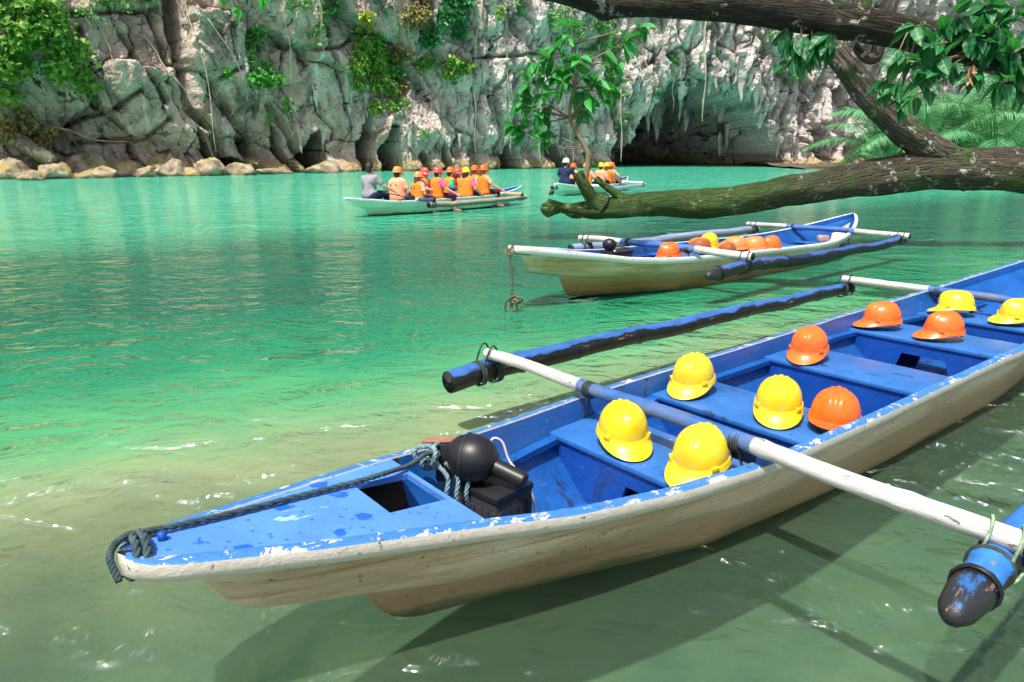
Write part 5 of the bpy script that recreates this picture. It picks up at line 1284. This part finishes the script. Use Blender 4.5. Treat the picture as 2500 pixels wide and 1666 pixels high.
for j in range(6):
    c0 = (-0.985 + rk.uniform(-0.025, 0.025), -0.15 + rk.uniform(-0.03, 0.03), 0.41 + rk.uniform(-0.02, 0.03)); r0 = rk.uniform(0.028, 0.042); ax = rk.uniform(0, PI)
    P = [tuple(onB(c0[0] + r0 * math.cos(a) * math.cos(ax) + 0.008 * math.sin(3 * a), c0[1] + r0 * math.cos(a) * math.sin(ax), c0[2] + r0 * math.sin(a) + 0.006 * math.cos(2 * a))) for a in np.linspace(0, 2 * PI, 14)]
    under(rope_mb(P, 0.009), 'rope_loop', ROPE_T, knot)
for j in range(3):
    s0 = -0.99 + 0.03 * j; t0 = -0.12 + 0.02 * j
    under(rope_mb([tuple(onB(s0, t0, 0.41)), tuple(onB(s0 + 0.02, t0 + 0.045, 0.36)), tuple(onB(s0 + 0.005, t0 + 0.055, 0.30)), tuple(onB(s0 + 0.02, t0 + 0.05, 0.25))], 0.009), 'rope_end', ROPE_T, knot)
wd = MB(); a = onB(-0.93, -0.22, 0.40); b = onB(-0.90, -0.06, 0.43); wd.box(tuple(onB(-0.92, -0.17, 0.385)), (0.06, 0.07, 0.15)); 
tag(wd.build('switch_box', BLACK2, bevel=0.006), 'small dark switch box behind the rope knot', 'box')
st = MB(); 
for j in range(3): st.tube([onB(-0.99 + 0.012 * j, -0.21, 0.462 + 0.004 * j), onB(-0.90 + 0.012 * j, -0.12, 0.468 + 0.004 * j)], 0.006, 6)
tag(st.build('bamboo_sticks', plain('split_bamboo', (0.28, 0.14, 0.09), 0.7)), 'thin reddish bamboo sticks on top of the rope knot', 'sticks')
# small fitting on the stem
f = MB(); f.tube([onA(-2.005, -0.03, 0.51), onA(-2.005, -0.03, 0.54)], 0.012, 10); f.build('cleat', PANEL, boatA).matrix_parent_inverse = MA.inverted()

# cream boat: lamp, battery, hanging rope
battery(MC, -0.42, -0.20, 0.22, 0.72 + PI / 2, 'flat black battery in the bow of the cream boat', (0.18, 0.34, 0.13))
spot_lamp(MC, -0.52, -0.22, 0.37, R(-20), 'round black hand lamp on the battery in the cream boat', 0.78, False)
c = MB(); P = spline([MC @ Vector(p) for p in ((-0.40, 0.20, 0.37), (-0.30, 0.18, 0.44), (-0.16, 0.10, 0.42), (-0.12, 0.05, 0.36))], 16); c.tube(P, 0.007, 6); tag(c.build('lamp_cable', BLACK), 'black cable looping from the lamp in the cream boat', 'cable')
tip = MC @ Vector((-2.10, 0.0, 0.49))
hr = empty('hanging_rope', tip); tag(hr, 'knotted tan rope hanging from the bow of the cream boat', 'rope')
P = [tip + Vector(p) for p in ((0.03, 0.06, 0.03), (0.0, -0.05, 0.04), (-0.02, -0.07, -0.03), (0.0, -0.06, -0.2), (0.0, -0.06, -0.42))]
under(rope_mb([tuple(p) for p in P], 0.012), 'rope', ROPE_B, hr)
for j, (dx, dz_, rx, rz) in enumerate(((0.02, -0.46, 0.05, 0.035), (-0.03, -0.56, 0.035, 0.13), (0.02, -0.55, 0.03, 0.11), (0.05, -0.47, 0.05, 0.04))):
    P = [tuple(tip + Vector((dx + rx * math.cos(a), -0.06 + 0.02 * math.sin(2 * a + j), dz_ + rz * math.sin(a) * 0.8))) for a in np.linspace(0, 2 * PI, 16)]
    under(rope_mb(P, 0.010), 'rope_loop', ROPE_B, hr)
P = [tuple(tip + Vector((-0.02 + 0.04 * math.cos(a), -0.03 + 0.05 * math.sin(a), -0.01 + 0.02 * math.sin(a)))) for a in np.linspace(0, 2 * PI, 14)]
under(rope_mb(P, 0.011), 'rope_loop', ROPE_B, hr)

# ------------------------------------------------------------------ the lagoon surface, open where the two moored hulls displace it
bm = bmesh.new(); edges = []
def ring_edges(P):
    v = [bm.verts.new(p) for p in P]; edges.extend(bm.edges.new((v[i], v[(i + 1) % len(v)])) for i in range(len(v)))
ring_edges([(-70, -12, 0), (100, -12, 0), (100, 120, 0), (-70, 120, 0)])
for M_, H_ in ((MA, HA), (MC, HC)):
    xs_ = np.linspace(-1.35, 2.4 + 0.80 * (H_.se - 2.4), 36); L_ = []
    for x_ in xs_: L_.append((x_, -max(0.004, H_.bw(x_) - 0.012)))
    for x_ in xs_[::-1]: L_.append((x_, max(0.004, H_.bw(x_) - 0.012)))
    ring_edges([(*(M_ @ Vector((a_, b_, 0)))[:2], 0.0) for a_, b_ in L_])
bmesh.ops.triangle_fill(bm, edges=edges, use_beauty=True)
for f_ in bm.faces:
    if f_.normal.z < 0: f_.normal_flip()
wme = bpy.data.meshes.new('water'); bm.to_mesh(wme); bm.free(); wme.materials.append(WATER)
tag(link('water', wme), kind='structure')
# ------------------------------------------------------------------ people
def capsule(a, b, r0, r1, n=14):
    a, b = Vector(a), Vector(b); d = (b - a); L = d.length or 1e-6; d.normalize()
    P = []; rr = []
    for q in np.linspace(-PI / 2, 0, 5): P.append(a + d * (r0 * math.sin(q))); rr.append(max(0.001, r0 * math.cos(q)))
    for q in np.linspace(0, PI / 2, 5): P.append(b + d * (r1 * math.sin(q))); rr.append(max(0.001, r1 * math.cos(q)))
    return tube(P, rr, n)

def ellipsoid(c, r, n=16):
    V = []; Fq = []
    for i in range(9):
        ph = -PI / 2 + PI * i / 8
        for k in range(n):
            a = 2 * PI * k / n; V.append((c[0] + r[0] * math.cos(a) * max(0.02, math.cos(ph)), c[1] + r[1] * math.sin(a) * max(0.02, math.cos(ph)), c[2] + r[2] * math.sin(ph)))
    for i in range(8):
        for k in range(n): Fq.append((i * n + k, i * n + (k + 1) % n, (i + 1) * n + (k + 1) % n, (i + 1) * n + k))
    return V, Fq + [tuple(range(n))[::-1], tuple(8 * n + k for k in range(n))]

def fuse(name, shapes, voxel, mat, smooth=2):
    """one continuous skin over overlapping shapes"""
    mb = MB()
    for V, Fq in shapes: mb.add(V, Fq)
    o = mb.build(name, mat)
    m = o.modifiers.new('r', 'REMESH'); m.mode = 'VOXEL'; m.voxel_size = voxel
    s = o.modifiers.new('s', 'SMOOTH'); s.factor = 0.5; s.iterations = smooth
    dg = bpy.context.evaluated_depsgraph_get(); dg.update()
    me = bpy.data.meshes.new_from_object(o.evaluated_get(dg))
    bpy.data.objects.remove(o)
    me.name = name; me.materials.clear(); me.materials.append(mat); me.polygons.foreach_set('use_smooth', [True] * len(me.polygons))
    return me

def hand(w, d, palm_n, curl=0.5, side=1):
    """palm, four unequal fingers and a thumb, slightly curled"""
    d = Vector(d).normalized(); n = Vector(palm_n); n = (n - d * n.dot(d)).normalized(); s = d.cross(n) * side; w = Vector(w); S = []
    S.append(capsule(w, w + d * 0.045, 0.024, 0.030)); S.append(capsule(w + d * 0.04 - s * 0.02, w + d * 0.07 + s * 0.018, 0.018, 0.018))
    for i, L in enumerate((0.068, 0.078, 0.073, 0.058)):
        b = w + d * 0.075 + s * (-0.030 + 0.020 * i); k1 = b + d * L * 0.5 + n * curl * 0.012; k2 = k1 + (d * math.cos(curl) + n * math.sin(curl)).normalized() * L * 0.5
        S.append(capsule(b, k1, 0.0095, 0.009, 8)); S.append(capsule(k1, k2, 0.009, 0.008, 8))
    t0 = w + d * 0.025 - s * 0.026; t1 = t0 + (d * 0.7 - s * 0.8 + n * 0.3).normalized() * 0.038; t2 = t1 + (d * 0.9 + n * 0.5).normalized() * 0.03
    S.append(capsule(t0, t1, 0.012, 0.011, 8)); S.append(capsule(t1, t2, 0.011, 0.009, 8))
    return S

def pose(elb_r, wr_r, elb_l, wr_l, lean=0.06, head_yaw=0.0):
    """seated figure, seat at z=0, facing +x; returns body, shirt, vest, trousers meshes"""
    hip, chest, neck = Vector((0, 0, 0.10)), Vector((lean * 0.7, 0, 0.36)), Vector((lean, 0, 0.53)); hd = Vector((lean + 0.015, 0, 0.665))
    SR, SL = Vector((lean * 0.85, -0.175, 0.455)), Vector((lean * 0.85, 0.175, 0.455))
    er, wr, el, wl = Vector(elb_r), Vector(wr_r), Vector(elb_l), Vector(wl_ := wr_l)
    kn = [(0.40, s * 0.12, 0.10) for s in (-1, 1)]; an = [(0.42, s * 0.11, -0.24) for s in (-1, 1)]
    B = [capsule(hip + Vector((0, -0.06, 0)), hip + Vector((0, 0.06, 0)), 0.125, 0.125), capsule(hip, chest, 0.125, 0.13), capsule(chest + Vector((0, -0.07, 0.03)), chest + Vector((0, 0.07, 0.03)), 0.115, 0.115), capsule(SR, SL, 0.062, 0.062),
         capsule(neck - Vector((0, 0, 0.05)), neck + Vector((0.005, 0, 0.07)), 0.058, 0.052), ellipsoid(hd, (0.094, 0.076, 0.118))]
    f = Vector((math.cos(head_yaw), math.sin(head_yaw), 0)); sd = Vector((-f.y, f.x, 0))
    B += [capsule(hd + f * 0.03 - Vector((0, 0, 0.06)), hd + f * 0.058 - Vector((0, 0, 0.085)), 0.05, 0.032), capsule(hd + f * 0.088 + Vector((0, 0, 0.0)), hd + f * 0.106 - Vector((0, 0, 0.024)), 0.010, 0.014, 8)]
    for s in (-1, 1): B.append(ellipsoid(hd + sd * s * 0.076 - Vector((0, 0, 0.012)) , (0.016, 0.010, 0.03), 8))
    for S_, e, w in ((SR, er, wr), (SL, el, wl)):
        B += [capsule(S_, e, 0.052, 0.040), capsule(e, w, 0.040, 0.026)]
        B += hand(w, w - e, Vector((0.3, 0, -1)), 0.7, 1 if S_ is SR else -1)
    for k, a, s in zip(kn, an, (-1, 1)):
        B += [capsule((0.0, s * 0.085, 0.085), k, 0.088, 0.062), capsule(k, a, 0.058, 0.040), capsule((a[0], a[1], a[2] - 0.03), (a[0] + 0.15, a[1], a[2] - 0.045), 0.042, 0.032)]
    body = fuse('body', B, 0.0095, SKIN)
    sh = [capsule(hip + Vector((0, -0.06, 0)), hip + Vector((0, 0.06, 0)), 0.140, 0.140), capsule(hip, chest, 0.140, 0.146), capsule(chest + Vector((0, -0.07, 0.03)), chest + Vector((0, 0.07, 0.03)), 0.130, 0.130), capsule(SR, SL, 0.076, 0.076)]
    for S_, e in ((SR, er), (SL, el)): sh.append(capsule(S_, S_.lerp(e, 0.62), 0.068, 0.066))
    shirt = fuse('shirt', sh, 0.016, GREY, 3)
    vs = [capsule(hip + Vector((0.0, -0.075, 0.0)), hip + Vector((0.0, 0.075, 0.0)), 0.155, 0.155), capsule(hip + Vector((0, -0.06, 0)), chest + Vector((0, -0.07, 0.06)), 0.155, 0.152), capsule(hip + Vector((0, 0.06, 0)), chest + Vector((0, 0.07, 0.06)), 0.155, 0.152), capsule(SR * 0.86 + Vector((0, 0, 0.065)), SL * 0.86 + Vector((0, 0, 0.065)), 0.078, 0.078)]
    vest = fuse('life_vest', vs, 0.016, VEST, 3)
    tr = [capsule((0, -0.07, 0.09), (0, 0.07, 0.09), 0.135, 0.135)]
    for k, a, s in zip(kn, an, (-1, 1)): tr += [capsule((0.0, s * 0.085, 0.085), k, 0.102, 0.078), capsule(k, Vector(k).lerp(Vector(a), 0.35), 0.074, 0.066)]
    trousers = fuse('trousers', tr, 0.016, DENIM, 2)
    hair_s = fuse('hair', [ellipsoid(hd + Vector((-0.012, 0, 0.028)), (0.096, 0.083, 0.102)), ellipsoid(hd + Vector((-0.04, 0, -0.02)), (0.066, 0.078, 0.085))], 0.013, HAIR, 1)
    hair_l = fuse('hair', [ellipsoid(hd + Vector((-0.02, 0, 0.02)), (0.092, 0.083, 0.098)), capsule(hd + Vector((-0.06, -0.03, -0.02)), neck + Vector((-0.10, -0.03, -0.12)), 0.058, 0.038), capsule(hd + Vector((-0.06, 0.03, -0.02)), neck + Vector((-0.10, 0.03, -0.12)), 0.058, 0.038)], 0.013, HAIR, 1)
    return dict(body=body, shirt=shirt, vest=vest, trousers=trousers, hair_s=hair_s, hair_l=hair_l, hd=hd, yaw=head_yaw)

POSES = [pose((0.06, -0.27, 0.24), (0.26, -0.16, 0.20), (0.06, 0.27, 0.24), (0.26, 0.16, 0.20)),
         pose((0.20, -0.33, 0.28), (0.42, -0.30, 0.22), (0.02, 0.27, 0.22), (0.20, 0.20, 0.16), 0.02, -0.5),
         pose((0.04, -0.30, 0.26), (0.22, -0.34, 0.12), (0.16, 0.25, 0.34), (0.26, 0.16, 0.56), 0.10, 0.9),
         pose((0.15, -0.30, 0.27), (0.36, -0.42, 0.14), (0.10, 0.27, 0.24), (0.30, 0.10, 0.14), 0.05, 0.1)]

def person(M_, s, t, z, yaw, ps, label, shirt=TEE_W, vest=None, hat=None, hair='s', hm=None, legs=DENIM, k=1.0, group=None, cap=None):
    p = POSES[ps]; m3 = M_.to_3x3().normalized()
    root = empty('person', M_ @ Vector((s, -t, z)), (m3 @ Matrix.Rotation(yaw, 3, 'Z')).to_euler(), k); tag(root, label, 'person', group)
    link('body', p['body'], root)
    objmat(link('shirt', p['shirt'], root), shirt)
    if vest:
        v = objmat(link('life_vest', p['vest'], root), vest)
        for sy in (-1, 1):
            b = MB(); b.box((-0.128, sy * 0.075, 0.40), (0.010, 0.022, 0.06), M=Matrix.Rotation(0.0, 3, 'Y')); b.build('strap_patch', NAVY if (ps == 0) else VEST2, v, bevel=0.003)
    objmat(link('trousers', p['trousers'], root), legs)
    if hair: objmat(link('hair', p['hair_' + hair], root), hm or HAIR)
    hd = p['hd']; f = Vector((math.cos(p['yaw']), math.sin(p['yaw']), 0)); sd = Vector((-f.y, f.x, 0))
    for q in (-1, 1):
        e = MB(); e.add(*ellipsoid(hd + f * 0.082 + sd * q * 0.032 + Vector((0, 0, 0.012)), (0.012, 0.014, 0.009), 8)); e.build('eye', EYE, root)
    if hat:
        h = objmat(link('helmet', HAT, root, hd + Vector((0, 0, 0.015)) , (0, 0.08, p['yaw']), 0.98), hat)
    return root

MP, MQ = w2(boatP), w2(boatQ)
GP, GQ = 'people in the nearer tour boat', 'people in the distant tour boat'
BP = 0.30
person(MP, -1.22, -0.04, 0.44, R(8), 3, 'bareheaded boatman in a grey t-shirt seated at the end of the nearer tour boat', GREY, hm=HAIR, group=GP, k=1.06)
person(MP, -0.16, -0.15, BP, R(14), 0, 'person in a pale orange vest seated right behind the boatman', TEE_W, VEST2, ORA2_H, 's', None, DENIM, group=GP, k=1.05)
person(MP, 0.26, 0.25, BP - 0.05, R(-8), 0, 'person with long brown hair in a deep orange vest, second from the boatman', TEE_W, VEST, ORA2_H, 'l', HAIR_B, MAROON, group=GP, k=0.93)
person(MP, 0.98, -0.25, BP, R(-60), 1, 'person in a purple top and pink red helmet turning to the right', TEE_P, VEST, RED_H, 's', None, DENIM, group=GP)
person(MP, 1.02, 0.25, BP, R(-22), 3, 'person in a pink red helmet and bright vest on the near side', TEE_K, VEST, RED_H, 's', None, MAROON, group=GP)
person(MP, 1.88, -0.2, BP, R(-30), 2, 'person in a green sleeve and orange helmet in the middle of the tour boat', TEE_G, VEST, ORA_H, 's', None, KHAKI, group=GP)
person(MP, 2.34, -0.25, BP - 0.04, R(-35), 1, 'person with long hair under a pink red helmet, seated on the far side', TEE_W, VEST, RED_H, 'l', None, DENIM, group=GP)
person(MP, 2.20, 0.25, BP - 0.02, R(16), 2, 'person with long dark hair and the only yellow helmet on the nearer tour boat', TEE_K, VEST, YEL_H, 'l', None, DENIM, group=GP)
person(MP, 2.97, -0.2, BP + 0.04, R(-20), 2, 'person in an orange helmet raising an arm at the far side', TEE_W, VEST, ORA_H, 'l', HAIR_B, DENIM, group=GP)
person(MP, 3.0, 0.25, BP + 0.03, R(-14), 3, 'rightmost person in the nearer tour boat with orange helmet and dark trousers', TEE_W, VEST, ORA_H, 'l', HAIR_B, MAROON, group=GP)
person(MQ, -1.3, -0.08, 0.44, R(4), 3, 'boatman in a navy t-shirt and white cap paddling the distant boat', NAVY, None, WHITE, 's', None, DENIM, group=GQ, k=1.08)
QS = [(-0.35, -0.22, ORA_H, TEE_K, 's', 'person half hidden behind the navy boatman'), (0.15, 0.18, YEL_H, TEE_W, 's', 'person with a yellow helmet next to the navy boatman'), (0.9, -0.2, CREAM_H, TEE_W, 's', 'person in a cream helmet facing right in the distant boat'), (1.4, 0.22, YEL_H, TEE_W, 's', 'person in a yellow helmet behind the bare stub of the log'),
      (2.0, 0.24, YEL_H, TEE_W, 'l', 'person in a yellow helmet with reddish hair in the distant boat'), (2.5, 0.22, ORA_H, TEE_W, 'l', 'person in an orange helmet seated low in the distant boat'), (3.0, -0.05, CREAM_H, TEE_W, 's', 'rightmost person in the distant boat raising a phone')]
for i, (s, t, hm_, sh_, hr_, lab) in enumerate(QS):
    person(MQ, s, t, BP, R((-1) ** i * (8 + 6 * (i % 3))), 2 if i == 6 else (0, 3, 1)[i % 3], lab, sh_, VEST if i % 3 else VEST2, hm_, hr_, HAIR_B, MAROON if i % 2 else KHAKI, group=GQ)

def paddle(M_, a, b, label):
    a, b = M_ @ Vector((a[0], -a[1], a[2])), M_ @ Vector((b[0], -b[1], b[2])); d = (b - a).normalized()
    root = empty('paddle', a); tag(root, label, 'paddle')
    m = MB(); m.tube([(0, 0, 0), (b - a) * 0.72], 0.016, 8); m.build('shaft', TWIG, root)
    w = d.cross(Vector((0, 1, 0))).normalized(); n = d.cross(w); m = MB(); pr = [(0.66, 0.02), (0.74, 0.07), (0.9, 0.085), (1.0, 0.05)]; L = (b - a).length
    V = []; 
    for q, ww in pr:
        for sx, sn in ((-1, -1), (1, -1), (1, 1), (-1, 1)): V.append(d * L * q + w * ww * sx + n * 0.006 * sn)
    Fq = [(0, 1, 2, 3), (12, 15, 14, 13)] + [(4 * i + k, 4 * i + (k + 1) % 4, 4 * i + 4 + (k + 1) % 4, 4 * i + 4 + k) for i in range(3) for k in range(4)]
    m.add(V, Fq); m.build('blade', BLACK2, root)
paddle(MQ, (-0.95, -0.42, 0.72), (-1.15, -0.85, -0.05), 'dark paddle held over the side by the navy boatman')
paddle(MP, (-0.95, 0.20, 0.62), (-0.05, 0.48, 0.38), 'blue black paddle shaft across the lap of the grey boatman')
hb = MB(); hb.add(*ellipsoid(MP @ Vector((1.65, -0.30, 0.62)), (0.12, 0.09, 0.08))); tag(hb.build('bag', plain('blue_bag_cloth', (0.02, 0.10, 0.22), 0.4)), 'small shiny blue bag held in the middle of the nearer tour boat', 'bag')
sea = MB(); sea.box(tuple(MC @ Vector((3.95, 0.05, 0.30))), (0.16, 0.12, 0.10)); 
tag(sea.build('bundle', plain('pinkish_bundle', (0.45, 0.30, 0.28), 0.7, 0.3, 0.5, 20), bevel=0.02), 'small pinkish bundle at the raised end of the cream boat', 'bundle')
